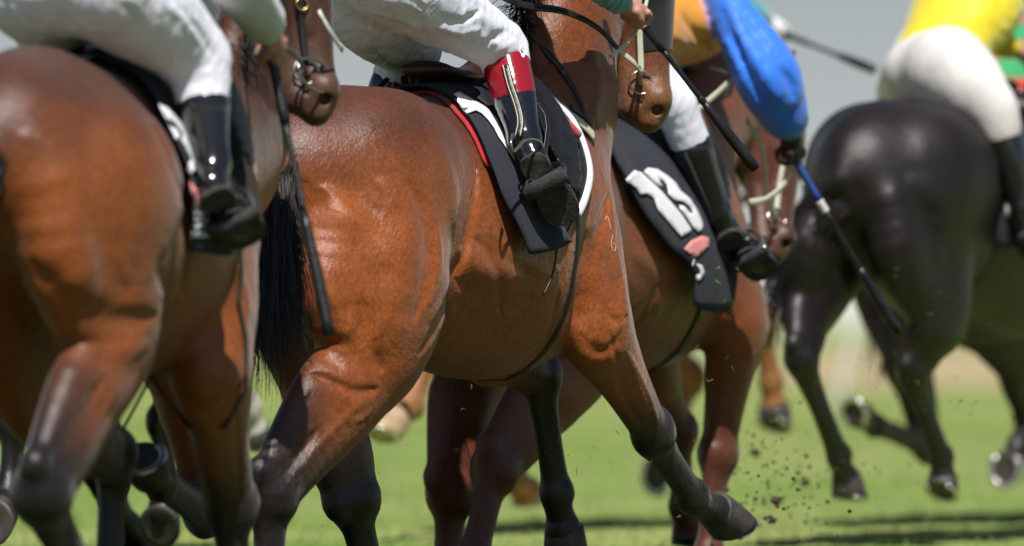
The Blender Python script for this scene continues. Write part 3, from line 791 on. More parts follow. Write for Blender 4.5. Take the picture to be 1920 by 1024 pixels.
        def bpaint(V, C, kn=kn, an=an, bt=bt):
            t = ((V - kn) @ (an - kn)) / ((an - kn) @ (an - kn)); e = .10 * np.sin(np.arctan2(V[:, 1] - kn[1], V[:, 0] - kn[0]) * 2)
            return np.where((t + e < .50)[:, None], A(bt[0]), A(bt[1]))
        b = S.build('boot', M['boot'], root, smooth=1, paint=bpaint); r['boot' + q] = b; r['hl' + q] = hl
        # sole: heel block and tread
        lt = unit(np.cross(d, hu)); sN = unit(np.cross(lt, unit(to - hl))); sN = sN if sN @ hu < 0 else -sN
        r['sole' + q] = (hl, to, lt, sN)
        def pad(c0, c1, w0, w1, th, mat, nm):
            ax = unit(A(c1) - A(c0)); ln = np.linalg.norm(A(c1) - A(c0)); V = []; m = 28
            for z in (0, 1):
                for i in range(m):
                    a = 2 * math.pi * i / m; x = math.cos(a); y = math.sin(a); x = math.copysign(abs(x) ** .8, x); y = math.copysign(abs(y) ** .8, y)
                    ww = w0 + (w1 - w0) * (x + 1) / 2
                    V.append(lerp(c0, c1, .5) + ax * x * ln / 2 + lt * y * ww * fs + sN * (th * z + .002 * math.sin(3 * a) * z))
            Fs = [tuple(range(m))[::-1], tuple(range(m, 2 * m))] + [(i, (i + 1) % m, m + (i + 1) % m, m + i) for i in range(m)]
            return put(nm, (V, Fs), mat, b, smooth=False)
        hb = hl - unit(to - hl) * .034
        pad(hb + sN * .028, hb + unit(to - hl) * .075 + sN * .028, .034, .038, .016, M['rubber'], 'heel')
        pad(lerp(hl, to, .36) + sN * .030, to + unit(to - hl) * .032 + sN * .020, .040, .052, .009, M['rubber'], 'sole')
    # helmet
    V, Fc = ball(c + hu * .055, .125, (1.08, .92, .92)); Z = np.array(V)
    keepz = (Z - c) @ hu > .0; put('helmet', (V, [f_ for f_ in Fc if all(keepz[i] for i in f_)]), M['helmet_' + cols.get('cap', 'white')], root)
    return r
for nm, c_ in (('white', (.7, .7, .7)), ('blue', (.03, .12, .5)), ('yellow', (.7, .55, .03)), ('red', (.6, .04, .03)), ('orange', (.7, .3, .03))):
    M['helmet_' + nm] = plain('helmet_' + nm, c_, .3)

def joints(u=1.0, w=1.45, **k):
    """a jockey's crouch above the back at (u, w)"""
    J = dict(pelvis=(u - .30, 0, w + .36), chest=(u + .10, 0, w + .58), neck=(u + .27, 0, w + .62), head=(u + .42, 0, w + .68), shR=(u + .14, .18, w + .56), shL=(u + .14, -.18, w + .56),
             elR=(u + .30, .26, w + .32), elL=(u + .30, -.26, w + .32), wrR=(u + .55, .12, w + .22), wrL=(u + .55, -.12, w + .22), hipR=(u - .28, .11, w + .33), hipL=(u - .28, -.11, w + .33),
             knR=(u + .05, .26, w + .06), knL=(u + .05, -.26, w + .06), anR=(u - .16, .33, w - .26), anL=(u - .16, -.33, w - .26), toR=(u + .04, .36, w - .34), toL=(u + .04, -.36, w - .34))
    J.update(k); return J
def simple_saddle(fr, u, top, label, R_, col='leather_brown', tread='rubber'):
    sd = saddle(fr, None, label, u0=u, top=top, col=col)
    for q, sg in (('R', 1), ('L', -1)):
        hl, to, lt, sN = R_['sole' + q]; c = lerp(hl, to, .5) + sN * .045
        iron(sd, c, lt, unit(to - hl), sN)
        put('stirrup_leather', tube([A(u, .2 * sg, top + .01), A(u + .02, .3 * sg, top - .1), c - sN * .11], .012, seg=8, sub=4, flat=((0, 1, .3), 4)), M['leather'], sd)
    return sd
def iron(r, c, lt, ax, sN, wid=.062, up=.11):
    pts = [c + lt * wid + sN * .004, c + lt * wid * 1.03 - sN * .05, c + lt * wid * .75 - sN * (up - .02), c - sN * up, c - lt * wid * .75 - sN * (up - .02), c - lt * wid * 1.03 - sN * .05, c - lt * wid + sN * .004]
    i = put('stirrup_iron', tube(pts, .0065, seg=8, sub=5), M['steel'], r)
    put('tread', tube([c - lt * wid * 1.05, c - lt * wid * .5 + sN * .010, c + lt * wid * .5 + sN * .010, c + lt * wid * 1.05], .026, seg=10, sub=4, flat=(sN, 1.7)), M['rubber'], i)
    return i
# ------------------------------------------------------------------ the course
def ground_mat(name, stops, scale, bscale=60, rough=.95):
    m, nt, b = _mat(name)
    n1 = noise(nt, scale, 6, .6); n2 = noise(nt, scale * 12, 4, .6)
    c = mul(nt, ramp(nt, n1, stops[0], stops[1], .35, .65), ramp(nt, n2, (.7, .75, .7), (1.25, 1.2, 1.2), .3, .7))
    nt.links.new(c, b.inputs['Base Color']); b.inputs['Roughness'].default_value = rough; b.inputs['Specular IOR Level'].default_value = .15
    bump(nt, b, [(noise(nt, bscale, 4), .6, .02)])
    return m
M['grass'] = ground_mat('turf', ((0.16, 0.265, 0.048), (0.34, 0.36, 0.13)), .30)
M['dirt'] = ground_mat('sand_track', ((0.42, 0.33, 0.18), (0.50, 0.41, 0.25)), .2)
M['outfield'] = ground_mat('outfield', ((0.26, 0.32, 0.12), (0.34, 0.36, 0.18)), .05)
def sheet(name, pts, z, mat, n=1):
    o = mesh_obj(name, [(x, y, z) for x, y in pts], [tuple(range(len(pts)))], mat, smooth=False); return tag(o, kind='structure')
sheet('ground', [(-1500, -60), (1500, -60), (1500, 4200), (-1500, 4200)], 0, M['grass'])
sheet('outfield', [(-900, 125), (1500, 105), (1500, 3900), (-900, 3900)], 0.004, M['outfield'])
sheet('sand_track', [(2.6, 94), (3.6, 90), (60, 84), (180, 84), (180, 190), (60, 195), (7.0, 190), (4.6, 140)], 0.008, M['dirt'])
# grass blades over the turf the picture shows and where the horses run
rng = np.random.RandomState(3); N = 30000
gx = rng.uniform(-5.5, 5.5, N); gy = 18 + 42 * rng.rand(N) ** 1.3; gh = rng.uniform(.02, .045, N); ga = rng.rand(N) * 6.28; lean = rng.randn(N, 2) * .025
V = np.empty((N, 3, 3)); dx, dy = np.cos(ga) * .0035, np.sin(ga) * .0035
V[:, 0] = np.stack([gx - dx, gy - dy, 0 * gx], 1); V[:, 1] = np.stack([gx + dx, gy + dy, 0 * gx], 1); V[:, 2] = np.stack([gx + lean[:, 0], gy + lean[:, 1], gh], 1)
tag(mesh_obj('grass', V.reshape(-1, 3), np.arange(N * 3).reshape(-1, 3), M['blade'], smooth=False), kind='stuff')
# white running rail on the far side of the turf
def wput(name, vf, mat, parent=None, smooth=True): return fix_normals(mesh_obj(name, [tuple(v) for v in vf[0]], vf[1], mat, parent, smooth))
rail = empty('running_rail', (0, 60, 0)); tag(rail, 'white plastic running rail on slanting posts beyond the galloping horses', 'rail')
def RP(x): return A(x, 61 + (x - 2.4) * .2, 0)
wput('rail_tube', tube([RP(x) + A(.35, -60, 1.13) for x in np.linspace(-14, 16, 9)], .052, seg=10, sub=1, flat=((0, -1, 0), .8)), M['whitep'], rail)
for x in (-11.2, -6.1, -.95, .75, 2.25, 7.0, 12.2):
    p = RP(x) + A(0, -60, 0); wput('post', tube([p, p + A(.12, 0, .55), p + A(.24, 0, .95), p + A(.35, 0, 1.13)], .024, seg=8, sub=3), M['whitep'], rail)
# pale boundary boards, hedge and treeline far off
bf = empty('boundary_fence', (0, 330, 0)); tag(bf, 'long pale boundary fence of white boards beyond the sand track', 'fence')
wput('board_panel', boxv((0, 0, 1.55), 160, .08, 2.0), M['whitep'], bf, False)
for z in (.35, 2.7): wput('rail_tube', boxv((0, -.08, z), 160, .1, .14), M['whitep'], bf, False)
for x in range(-72, 80, 8): wput('post', boxv((x, .12, 1.35), .14, .14, 2.7), M['whitep'], bf, False)

# added dark turf strip under the field, unseen, to cut bounced light
M['bounce_cut'] = ground_mat('bounce_cut_turf', ((0.040, 0.042, 0.014), (0.085, 0.115, 0.030)), 1.0)
_e = [(60 - i * .8, 28.2 + .7 * math.sin(i * .9) + .5 * math.sin(i * 2.3 + 1)) for i in range(151)]
sheet('bounce_cut_turf', [(-60, 10), (60, 10)] + _e, 0.004, M['bounce_cut'])
# ------------------------------------------------------------------ the horse in the middle (number 11)
BAY = dict(body=(0.315, 0.082, 0.015), top=(0.10, 0.032, 0.014), mid=(0.10, 0.034, 0.015), leg=(0.013, 0.009, 0.008), face=(0.20, 0.062, 0.020), muzzle=(0.34, 0.16, 0.065))
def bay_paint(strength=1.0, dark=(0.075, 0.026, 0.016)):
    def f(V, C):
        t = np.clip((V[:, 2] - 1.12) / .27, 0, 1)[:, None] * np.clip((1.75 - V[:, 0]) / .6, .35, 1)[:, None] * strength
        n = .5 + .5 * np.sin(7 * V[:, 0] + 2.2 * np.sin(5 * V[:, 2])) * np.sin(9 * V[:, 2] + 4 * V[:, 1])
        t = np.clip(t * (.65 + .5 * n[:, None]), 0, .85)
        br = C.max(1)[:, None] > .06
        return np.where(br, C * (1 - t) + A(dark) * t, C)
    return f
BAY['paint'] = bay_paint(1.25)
f1 = Frame(-0.672, 24.0, 60); p = f1.p
hd1 = Head(p(1186, -140, .04), p(1228, 222, .12), lat=(-.78, .62, 0))
def det1(S):
    ln = lambda pts, w_, d: S.line(f1, pts, w_, d)
    ln([(893, 300), (886, 400), (858, 500), (826, 600), (780, 672)], .022, 0.0168)            # haunch against flank
    ln([(575, 700), (620, 715), (668, 735), (715, 728)], .012, 0.0168)          # crease behind the stifle
    ln([(600, 345), (650, 400), (700, 450), (735, 500)], .040, -0.0140); ln([(560, 470), (620, 560), (660, 640)], .03, -0.0084)
    ln([(620, 620), (700, 640), (760, 600)], .05, -0.0112); ln([(800, 250), (840, 330), (850, 430)], .05, -0.0112)
    ln([(730, 540), (722, 590), (728, 640)], .007, -0.0049); ln([(640, 590), (655, 610), (650, 640)], .007, -0.0042); ln([(600, 640), (640, 655), (690, 650)], .008, -0.0042)
    ln([(640, 790), (600, 830), (570, 880), (550, 930)], .007, -0.0056); ln([(640, 790), (680, 785), (700, 760)], .007, -0.0042)
    ln([(560, 330), (600, 420), (640, 520), (650, 620)], .05, 0.0084)
    ln([(700, 330), (760, 420), (740, 540), (700, 640)], .05, -0.0112)
    ln([(690, 520), (715, 600), (700, 680)], .014, -0.0042)
    ln([(560, 640), (600, 650), (640, 690)], .03, 0.0084)
    ln([(600, 800), (560, 850), (520, 905)], .012, 0.0112)                       # tendon groove of the gaskin
    ln([(690, 745), (640, 790), (590, 850), (530, 920)], .012, -0.0056)
    ln([(1062, 450), (1045, 560), (1020, 640), (960, 692)], .012, 0.0056)       # girth line
    ln([(1140, 350), (1120, 450), (1100, 560), (1108, 640)], .03, 0.0126)
    ln([(1105, 440), (1092, 520), (1085, 600)], .06, 0.0308); ln([(1150, 450), (1165, 540), (1165, 640)], .03, -0.0112)
    ln([(1085, 620), (1120, 660), (1160, 640), (1180, 580)], .016, 0.0112)
    ln([(1150, 680), (1180, 760), (1210, 800)], .012, 0.0084)
    ln([(1180, 660), (1215, 740), (1235, 800)], .010, -0.0056)
    ln([(860, 470), (900, 500), (980, 520)], .04, -0.0112); ln([(850, 560), (900, 600), (960, 620)], .03, 0.0084)
    ln([(880, 440), (930, 500), (940, 600)], .02, 0.0056)
    ln([(1010, 60), (1050, 150), (1080, 230)], .03, 0.0112); ln([(1100, 80), (1120, 160), (1110, 230)], .03, -0.0084)
    ln = lambda pts, w_, d: S.line(f1, pts, w_, d)
    ln([(585, 470), (600, 560), (595, 640)], .022, .008); ln([(680, 560), (690, 640), (720, 700)], .025, .008)
    ln([(760, 330), (800, 420), (800, 520), (770, 610)], .030, .009); ln([(820, 420), (825, 500), (800, 580)], .02, -.006)
    ln([(910, 380), (930, 450), (1000, 500), (1040, 520)], .02, -.006); ln([(850, 520), (900, 560), (960, 575), (1010, 560)], .03, .007)
    ln([(1120, 300), (1140, 380), (1155, 460)], .015, -.005); ln([(1130, 560), (1150, 600), (1180, 590)], .012, .006)
    ln([(1140, 620), (1160, 680), (1195, 760)], .010, .006); ln([(1165, 640), (1190, 700), (1215, 770)], .008, -.005)
    ln([(1060, 80), (1080, 160), (1120, 240)], .02, .006)
legs1 = dict(
    hR=dict(stifle=p(700, 655, .17), hock=p(508, 930, .10), fet=p(505, 1105, .10), toe=p(490, 1190, .10), g=1.2, lg=1.38, butt=(.10, .13, 1.02)),
    hL=dict(stifle=(.55, -.17, .66), hock=p(662, 935, -.09), fet=p(695, 1085, -.09), toe=p(735, 1150, -.09), g=1.0, lg=1.4, ref=(-1, 0, 0)),
    fR=dict(elbow=p(1118, 615, .19), knee=p(1224, 812, .13), fet=p(1300, 930, .12), toe=p(1380, 990, .12), g=1.05, lg=1.2),
    fL=dict(g=.72, elbow=p(905, 652, -.12), knee=p(1012, 705, -.12), fet=p(1045, 925, -.12), toe=p(1066, 1060, -.12), lg=1.2, ref2=(-1, 0, -.3)))
K1 = make_horse(f1, 'glossy bay racehorse with black tail under the number 11 cloth, in sharp focus', BAY, M['coat'], hd1,
    [(p(1040, 240, 0), .25, .56), (p(1062, 110, 0), .215, .55), (p(1095, -10, 0), .19, .55), (p(1140, -100, 0), .15, .6), (hd1(.04, -.06, 0), .11, .7)],
    legs1, h=.0065, details=det1)
fl = [(0, 0, 0), (-.045, .01, -.03), (-.075, .03, -.14), (-.085, .04, -.28), (-.08, .05, -.42), (-.075, .04, -.56)]
def troot(a, b, c):
    r = (a - .5) * 2; return (.035 - .045 * b, .012 + r * .075 * (1 - .3 * b), 1.225 - .20 * b - .02 * r * r + .02 * c)
tl = Solid((-.3, -.2, .45), (.2, .2, 1.35), .01)
tl.limb([((.05, 0, 1.20), .028), ((-.0, 0, 1.14), .045, 1.1), ((-.035, -.005, 1.02), .052, 1.2), ((-.045, -.01, .90), .045, 1.1), ((-.045, -.005, .80), .026), ((-.045, 0, .74), .008)], .02, (.012, .01, .011))
tail1 = tl.build('tail', M['hairblack'], K1['root'])
hair_strands('tail_hair', tail1, troot, fl, 1700, .86, rad=.0017, spread=.036, wav=.010, seed=4)
def mroot(a, b, c):
    q = catmull([p(985, 105, 0), p(1000, 20, 0), p(1050, -90, 0), hd1(-.05, -.02, 0)], 8)[int(a * 23)]; return q + A(0, (b - .5) * .04, .02)
hair_strands('mane', K1['root'], mroot, [(0, 0, 0), (-.06, .01, .02), (-.13, .03, -.02), (-.17, .06, -.10)], 500, .9, rad=.002, spread=.03, wav=.01, seed=8)
# ---- number cloth, pad and towel of the middle horse
G1 = dict(group='saddle cloths of the racing horses')
pad1, _ = drape(K1, 'saddle_pad', [(800, 150), (860, 185), (905, 235), (945, 330), (975, 430), (1042, 452), (1062, 415), (1082, 372), (1092, 330), (1084, 285), (1066, 245), (1040, 215), (1012, 190), (970, 150)], M['cloth_black'], None, off=.018, step=.022, thick=.010)
pad1.parent = None
def place(o, fr, label, cat, group=None):
    o.parent = None; o.location = (fr.X0, fr.Y0, 0); o.rotation_euler = (0, 0, fr.th); return tag(o, label, cat, group)
place(pad1, f1, 'black saddle pad with thick white binding under the maroon-topped boot', 'saddle pad')
bnd = []
for q in [(1008, 183), (1040, 210), (1068, 243), (1086, 285), (1094, 332), (1084, 374), (1070, 402)]:
    u, ph = to_uphi(K1, *q); bnd.append(from_uphi(K1, u, ph, .026))
put('binding', tube(bnd, .0135, seg=8, sub=5, flat=([from_uphi(K1, 1.1, 1.2, 1.0) - from_uphi(K1, 1.1, 1.2, 0)], 2.0)), M['cloth_white'], pad1)
towel1, _ = drape(K1, 'towel', [(740, 152), (800, 178), (850, 214), (885, 262), (905, 315), (925, 318), (960, 300), (1050, 250), (1082, 247), (1062, 222), (1030, 195), (1000, 165)], M['cloth_red'], None, off=.010, step=.022, thick=.010, mirror=True)
place(towel1, f1, 'red towelling edge showing under the number 11 cloth', 'towel')
# rolled corner of the towel
put('rolled_corner', tube([from_uphi(K1, *to_uphi(K1, *q), .040) for q in [(1008, 222), (1028, 240), (1050, 260), (1068, 274)]], [.010, .017, .020, .016], seg=10, sub=4), M['cloth_red'], towel1)
num1, _ = drape(K1, 'number_cloth', [(690, 149), (752, 153), (794, 168), (842, 202), (877, 248), (900, 305), (922, 370), (944, 425), (964, 470), (1005, 462), (1048, 450), (1018, 410), (990, 350), (970, 290), (944, 235), (908, 185), (866, 150)], M['cloth_navy'], None, off=.032, step=.022, thick=.005, flare=.03, wav=.006)
place(num1, f1, 'dark navy saddle cloth with white number 11, hanging beside a maroon-topped boot', 'saddle cloth', 'saddle cloths of the racing horses')
decal(K1, 'numeral', [[(848.6, 179.7), (860.2, 175.1), (875.8, 184.2), (894.1, 194.3), (908.8, 203.5), (921.7, 215.5), (930.8, 226.5), (935.4, 239.3), (941.9, 252.2), (951.0, 268.7), (963.0, 302.7), (951.0, 285.2), (941.9, 272.4), (932.7, 259.5), (923.5, 241.2), (912.5, 226.5), (901.5, 215.5), (890.5, 209.9), (875.8, 214.7), (854.1, 199.8), (859.2, 196.2), (859.6, 190.7), (855.6, 185.2)],
    [(887.7, 165.9), (901.5, 166.8), (910.6, 172.3), (921.7, 183.3), (932.7, 194.3), (937.3, 204.4), (941.9, 219.1), (947.4, 236.6), (940.9, 224.6), (934.5, 209.9), (926.2, 199.3), (913.4, 201.1), (892.3, 185.7), (897.8, 181.5), (899.6, 176.9), (896.0, 171.4)]], M['cloth_white'], num1, num1, lift=.006, step=4)

# ---- saddle with stirrups
def saddle(fr, K, label, u0=1.0, top=1.43, col='leather_brown', an=None, kn=None, wid=.20):
    S = Solid((u0 - .35, -.4, top - .5), (u0 + .4, .4, top + .3), .009)
    S.limb([((u0 - .13, 0, top + .035), .026, 3.2), ((u0 - .02, 0, top + .020), .026, 3.0), ((u0 + .12, 0, top + .025), .026, 2.2), ((u0 + .24, 0, top + .08), .030, 1.4)], .02)
    r = fr.root('saddle'); tag(r, label, 'saddle', 'racing saddles')
    V, Fc = S.mesh(1); mesh_obj('seat', L(V), Fc[:, ::-1], M[col], r)
    for sg in (-1, 1):
        S = Solid((u0 - .3, -.45, top - .5), (u0 + .45, .45, top + .3), .009)
        S.limb([((u0 + .08, .12 * sg, top + .02), .05, .35), ((u0 + .12, .22 * sg, top - .05), .08, .14), ((u0 + .17, .275 * sg, top - .16), .085, .12), ((u0 + .18, .30 * sg, top - .25), .065, .12)], .02, lat=(0, .9, .25))
        V, Fc = S.mesh(1); mesh_obj('flap', L(V), Fc[:, ::-1], M['leather'], r)
    return r
# ---- rider in white breeches with maroon-topped boots
J1 = dict(pelvis=p(715, -70, .0), chest=(1.12, 0, 2.10), neck=(1.30, 0, 2.17), head=(1.45, 0, 2.24), shR=(1.17, .19, 2.08), shL=(1.17, -.19, 2.08),
    elR=p(1085, -70, .30), wrR=p(1170, 8, .22), elL=(1.35, -.27, 1.92), wrL=(1.74, -.08, 1.82),
    hipR=p(735, -40, .09), hipL=p(700, 0, -.10), knR=p(942, 90, .19), knL=p(772, 92, -.20), anR=p(984, 262, .315), toR=p(1056, 396, .39),
    anL=p(690, 250, -.31), toL=p(740, 400, -.34), heelR=p(1000, 300, .35), cutR=.22, topR=.20, cutL=.5, topL=.45, thighwR=1.02, thighwL=1.22, snR=(-.93, .42, -.12), snL=(-.85, -.2, -.45))
wh_tip = A(p(1424, 322, .50)); wh_top = A(p(1196, 30, .26))
wd1 = unit(wh_tip - wh_top)
def det_b1(S):
    ln = lambda pts, w_, d: S.line(f1, pts, w_, d)
    folds = [([(660, 10), (700, 22), (760, 38), (798, 60)], .007, -.010), ([(655, 35), (690, 60), (745, 78), (800, 72)], .008, -.010), ([(640, -5), (690, -5), (760, 10), (800, 35)], .006, -.004),
        ([(690, -10), (760, 5), (798, 30), (802, 60)], .006, -.005), ([(670, 20), (690, 48), (720, 62), (770, 70)], .006, .006),
        ([(790, -8), (800, 20), (803, 60), (800, 85)], .006, -.004),
        ([(815, 30), (860, 40), (900, 20), (940, 5)], .010, .013), ([(812, 48), (860, 62), (905, 52), (950, 30)], .010, -.010), ([(830, 62), (880, 88), (930, 70), (960, 55)], .012, .012),
        ([(860, 90), (900, 110), (940, 90), (975, 70)], .010, -.011), ([(880, 105), (915, 128), (950, 112), (985, 92)], .009, .010), ([(905, 75), (925, 92), (920, 118)], .010, .007),
        ([(900, 140), (930, 120), (965, 108), (985, 108)], .007, -.010), ([(840, 80), (870, 105), (905, 140)], .010, .005),
        ([(700, 65), (730, 100), (760, 110), (800, 100)], .009, -.010), ([(695, 80), (730, 118), (775, 128), (815, 115)], .009, .010), ([(775, 75), (790, 85), (812, 82)], .006, .006), ([(780, 95), (800, 100), (815, 95)], .006, -.005), ([(770, 60), (790, 75), (805, 100)], .007, -.005)]
    for a in folds: ln(*a)
    g = np.indices(S.n).astype(np.float32) * S.h; X, Y, Z = g[0] + S.lo[0], g[1] + S.lo[1], g[2] + S.lo[2]
    S.D += .0016 * np.sin(120 * Z + 30 * X + 6 * np.sin(20 * Y)) * (.4 + .6 * np.sin(25 * X + 14 * Y + 18 * Z))
MAR = (.33, .010, .022)
R1 = make_rider(f1, J1, 'jockey in white breeches with maroon-topped black boots, riding horse 11', dict(trunk=(.06, .35, .5), sleeve=(.06, .35, .5), boot=(MAR, (.010, .012, .018), MAR), cap='blue'),
    h=.006, hold=dict(R=dict(k=p(1200, 28, .24) - A(p(1165, 8, .22)) if False else A(p(1205, 30, .22)) - A(p(1165, 8, .22)), g=wd1, n=A(0, .5, 1)), L=dict(g=A(.4, 1, 0))), details=det_b1, fs=1.12)
# zip down the back of the boot
zp = [p(958, 122, .35), p(964, 165, .375), p(975, 210, .38), p(974, 250, .372)]
bvb = BVHTree.FromPolygons([Vector((v.co.x, -v.co.y, v.co.z)) for v in R1['bootR'].data.vertices], [tuple(q.vertices) for q in R1['bootR'].data.polygons])
def on(bv, fr, x, y, lift=.003):
    o, d = fr.ray(x, y); h = bv.ray_cast(Vector(o), Vector(d), 200)
    if h[0] is None:
        return None
    n = A(h[1]); n = n if n @ d < 0 else -n
    return A(h[0]) + n * lift, n
def onpath(bv, fr, pts, lift=.003):
    q = [on(bv, fr, x, y, lift) for x, y in pts]; q = [a for a in q if a is not None]
    return [a[0] for a in q], [a[1] for a in q]
for dx, mt, rr, lf in ((0, 'leather', .012, .003), (-4, 'whitep', .0016, .007), (4, 'whitep', .0016, .007)):
    P_, N_ = onpath(bvb, f1, [(948 + dx, 124), (957 + dx, 160), (970 + dx, 200), (976 + dx, 230), (972 + dx, 256)], lf)
    if len(P_) > 2: put('zip' if dx == 0 else 'stitching', tube(P_, rr, seg=8, sub=4, flat=(N_, 2.5 if dx == 0 else 1)), M[mt] if mt != 'whitep' else M['rubber_white'], R1['bootR'])
SD1 = saddle(f1, K1, 'small brown racing saddle under the jockey in maroon-topped boots', u0=.98, top=1.455)
hl, to, lt, sN = R1['soleR']; axf = unit(to - hl); tr_c = lerp(hl, to, .34) + sN * .045
iron(SD1, tr_c, lt, axf, sN)
put('stirrup_leather', tube([A(.98, .20, 1.47), A(1.02, .30, 1.36), tr_c - sN * .11], .012, seg=8, sub=4, flat=((0, 1, .3), 4)), M['leather'], SD1)
hl2, to2, lt2, sN2 = R1['soleL']; c2 = lerp(hl2, to2, .5) + sN2 * .045
iron(SD1, c2, lt2, unit(to2 - hl2), sN2); put('stirrup_leather', tube([A(.98, -.20, 1.47), A(.98, -.30, 1.36), c2 - sN2 * .11], .012, seg=8, sub=4, flat=((0, 1, .3), 4)), M['leather'], SD1)
# spur strap with metal buckle
put('spur', tube([p(962, 250, .40), p(958, 268, .41), p(964, 284, .41), p(985, 262, .40), p(1010, 264, .39), p(1020, 280, .36)], .0042, seg=6, sub=5), M['steel'], R1['bootR'])
# girth
def girth(K, u, label, mat='leather', w_=.035, col=None, ph0=1.1):
    fr = K['fr']; path = [from_uphi(K, u, a, .008) for a in np.linspace(ph0, 2 * math.pi - ph0, 26)]
    nr = [q - A(u, 0, 1.0) for q in path]
    o = put('girth', tube(path, w_, seg=10, sub=1, flat=(nr, 7)), M[mat], K['root'] if label is None else None)
    place(o, fr, label, 'girth', 'girths'); return o
girth(K1, 1.24, 'dark girth strap round the belly of the number 11 horse', w_=.013)
# whip
def whip(fr, a, b, label, parts, r0=.007, grip=None):
    r = fr.root('whip'); tag(r, label, 'whip', 'jockey whips')
    a, b = A(a), A(b)
    for nm, t0, t1, rads, mt in parts:
        put(nm, tube([lerp(a, b, t0), lerp(a, b, (t0 + t1) / 2), lerp(a, b, t1)], rads, seg=10, sub=4), M[mt], r)
    return r
hc, hg = R1['handR']
s0 = hc - hg * .10
whip(f1, s0, hc + hg * (np.linalg.norm(wh_tip - hc)), 'long black whip with padded end held in front of the bridled head', [
    ('handle', 0, .34, [.012, .0135, .012], 'gripwrap'), ('knob', -.03, .02, [.016, .017, .013], 'gripwrap'), ('shaft', .34, .62, [.0085, .0075, .0085], 'gripwrap'), ('collar', .60, .635, [.010, .011, .010], 'gripwrap'), ('flap', .63, 1.0, [.010, .0165, .0165], 'leather')])
# ---- bridle, hood and reins of the middle horse
def bridle(fr, K, label, mat='leather', metal='steel', bit=True, nose=True, brow=True, bw=.011, sides=(1, -1)):
    H = K['hd']; r = fr.root('bridle'); tag(r, label, 'bridle', 'bridles'); V = Vector
    bv = K['bvh']
    def sf(t, n, b, lift=.006):
        c = V(H(t, -.05, 0)); q = V(H(t, n, b)); d = (q - c).normalized(); h = bv.ray_cast(c + d * .5, -d, .6)
        return (A(h[0]) + A(d) * lift, A(d)) if h[0] is not None else (A(q), A(d))
    def strap(nm, pts, w_, mt):
        q = [sf(*x) for x in pts]; return put(nm, tube([a[0] for a in q], w_, seg=8, sub=4, flat=([a[1] for a in q], 3.5)), M[mt], r)
    bits = {}
    for sg in sides:
        strap('cheekpiece', [(-.03, .05, .06 * sg), (.10, -.01, .2 * sg), (.35, -.03, .2 * sg), (.60, -.045, .2 * sg), (.78, -.07, .2 * sg)], bw, mat)
        b0 = sf(.82, -.085, .2 * sg, .016)[0]; bits[sg] = b0
        if bit:
            put('bit_ring', ring(b0, H.b, .034, .0032, up=H.a), M[metal], r)
        strap('throat_strap', [(-.02, .0, .1 * sg), (.10, -.12, .2 * sg), (.18, -.25, .12 * sg), (.2, -.3, 0)], bw * .7, mat)
    if bit: put('bit_bar', tube([bits[1], lerp(bits[1], bits[-1], .5), bits[-1]], .008), M[metal], r)
    if nose: strap('noseband', [(.62, .1 * math.cos(a), .1 * math.sin(a)) for a in np.linspace(0, 2 * math.pi, 15)], bw, mat)
    if brow: strap('browband', [(.03, .0, -.2), (.06, .08, -.15), (.07, .1, 0), (.06, .08, .15), (.03, .0, .2)], bw, mat)
    return r, bits, sf
B1, bits1, sf1 = bridle(f1, K1, 'pale rubber bridle with black hood on the head above the red towel', 'rubber_white', bw=.0095, nose=False, brow=False)
H = hd1
hq = []
for t in np.linspace(-.04, .66, 12):
    for a in np.linspace(-2.1 if t < .4 else -1.8, 2.1 if t < .4 else 1.8, 15):
        q, d = sf1(t, .12 * math.cos(a), .12 * math.sin(a), .006); hq.append(q + (H.b * .02 * math.copysign(1, a) if abs(a) > .8 and .15 < t < .4 else 0))
put('hood', (hq, [(i * 15 + j, i * 15 + j + 1, (i + 1) * 15 + j + 1, (i + 1) * 15 + j) for i in range(11) for j in range(14)]), M['mesh_black'], B1)
def reins(fr, label, paths, mats, w_=.011, nrm=(0, 1, 0)):
    r = fr.root('reins'); tag(r, label, 'reins', 'reins')
    for i, (pt, mt) in enumerate(zip(paths, mats)): put('rein', tube(pt, w_, seg=8, sub=6, flat=(nrm, 3.0)), M[mt], r)
    return r
rn = reins(f1, 'black leather rein curving over the lit neck, ending in a pale rubber strap', [
    [p(1163, 96, .20), p(1120, 52, .18), p(1060, 22, .15), p(985, 10, .12), p(930, -10, .08)],
    [p(1160, 93, .20), p(1195, 125, .20), tuple(bits1[1])]], ['leather', 'rubber_white'], w_=.0125, nrm=(0, 1, .4))
put('rein', tube([p(1145, 105, .20), p(1185, 70, .2), p(1208, 20, .2), p(1216, -20, .2)], .006, sub=5), M['rubber_white'], rn)
# breastplate: neck strap, buckle and pale strap
bpl = f1.root('breastplate'); tag(bpl, 'black neck strap with buckle joining a pale breastplate in front of the red towel', 'breastplate')
def strap_on(K, nm, pix, w_, mt, parent, lift=.006, ratio=3.5):
    P_, N_ = onpath(K['bvh'], K['fr'], pix, lift)
    return put(nm, tube(P_, w_, seg=8, sub=5, flat=(N_, ratio)), M[mt], parent) if len(P_) > 1 else None
strap_on(K1, 'neck_strap', [(955, 62), (990, 75), (1030, 105), (1060, 145), (1085, 190), (1098, 232)], .0095, 'leather', bpl)
strap_on(K1, 'pale_strap', [(1050, 205), (1070, 222), (1092, 240), (1108, 258)], .020, 'rubber_white', bpl, lift=.010)
strap_on(K1, 'buckle', [(1060, 208), (1080, 222), (1098, 236)], .009, 'leather', bpl, lift=.020, ratio=1.6)
strap_on(K1, 'freeze_brand', [(1138, 405), (1141, 412), (1143, 420), (1145, 430)], .0012, 'mark', K1['root'], lift=.001, ratio=1.5)
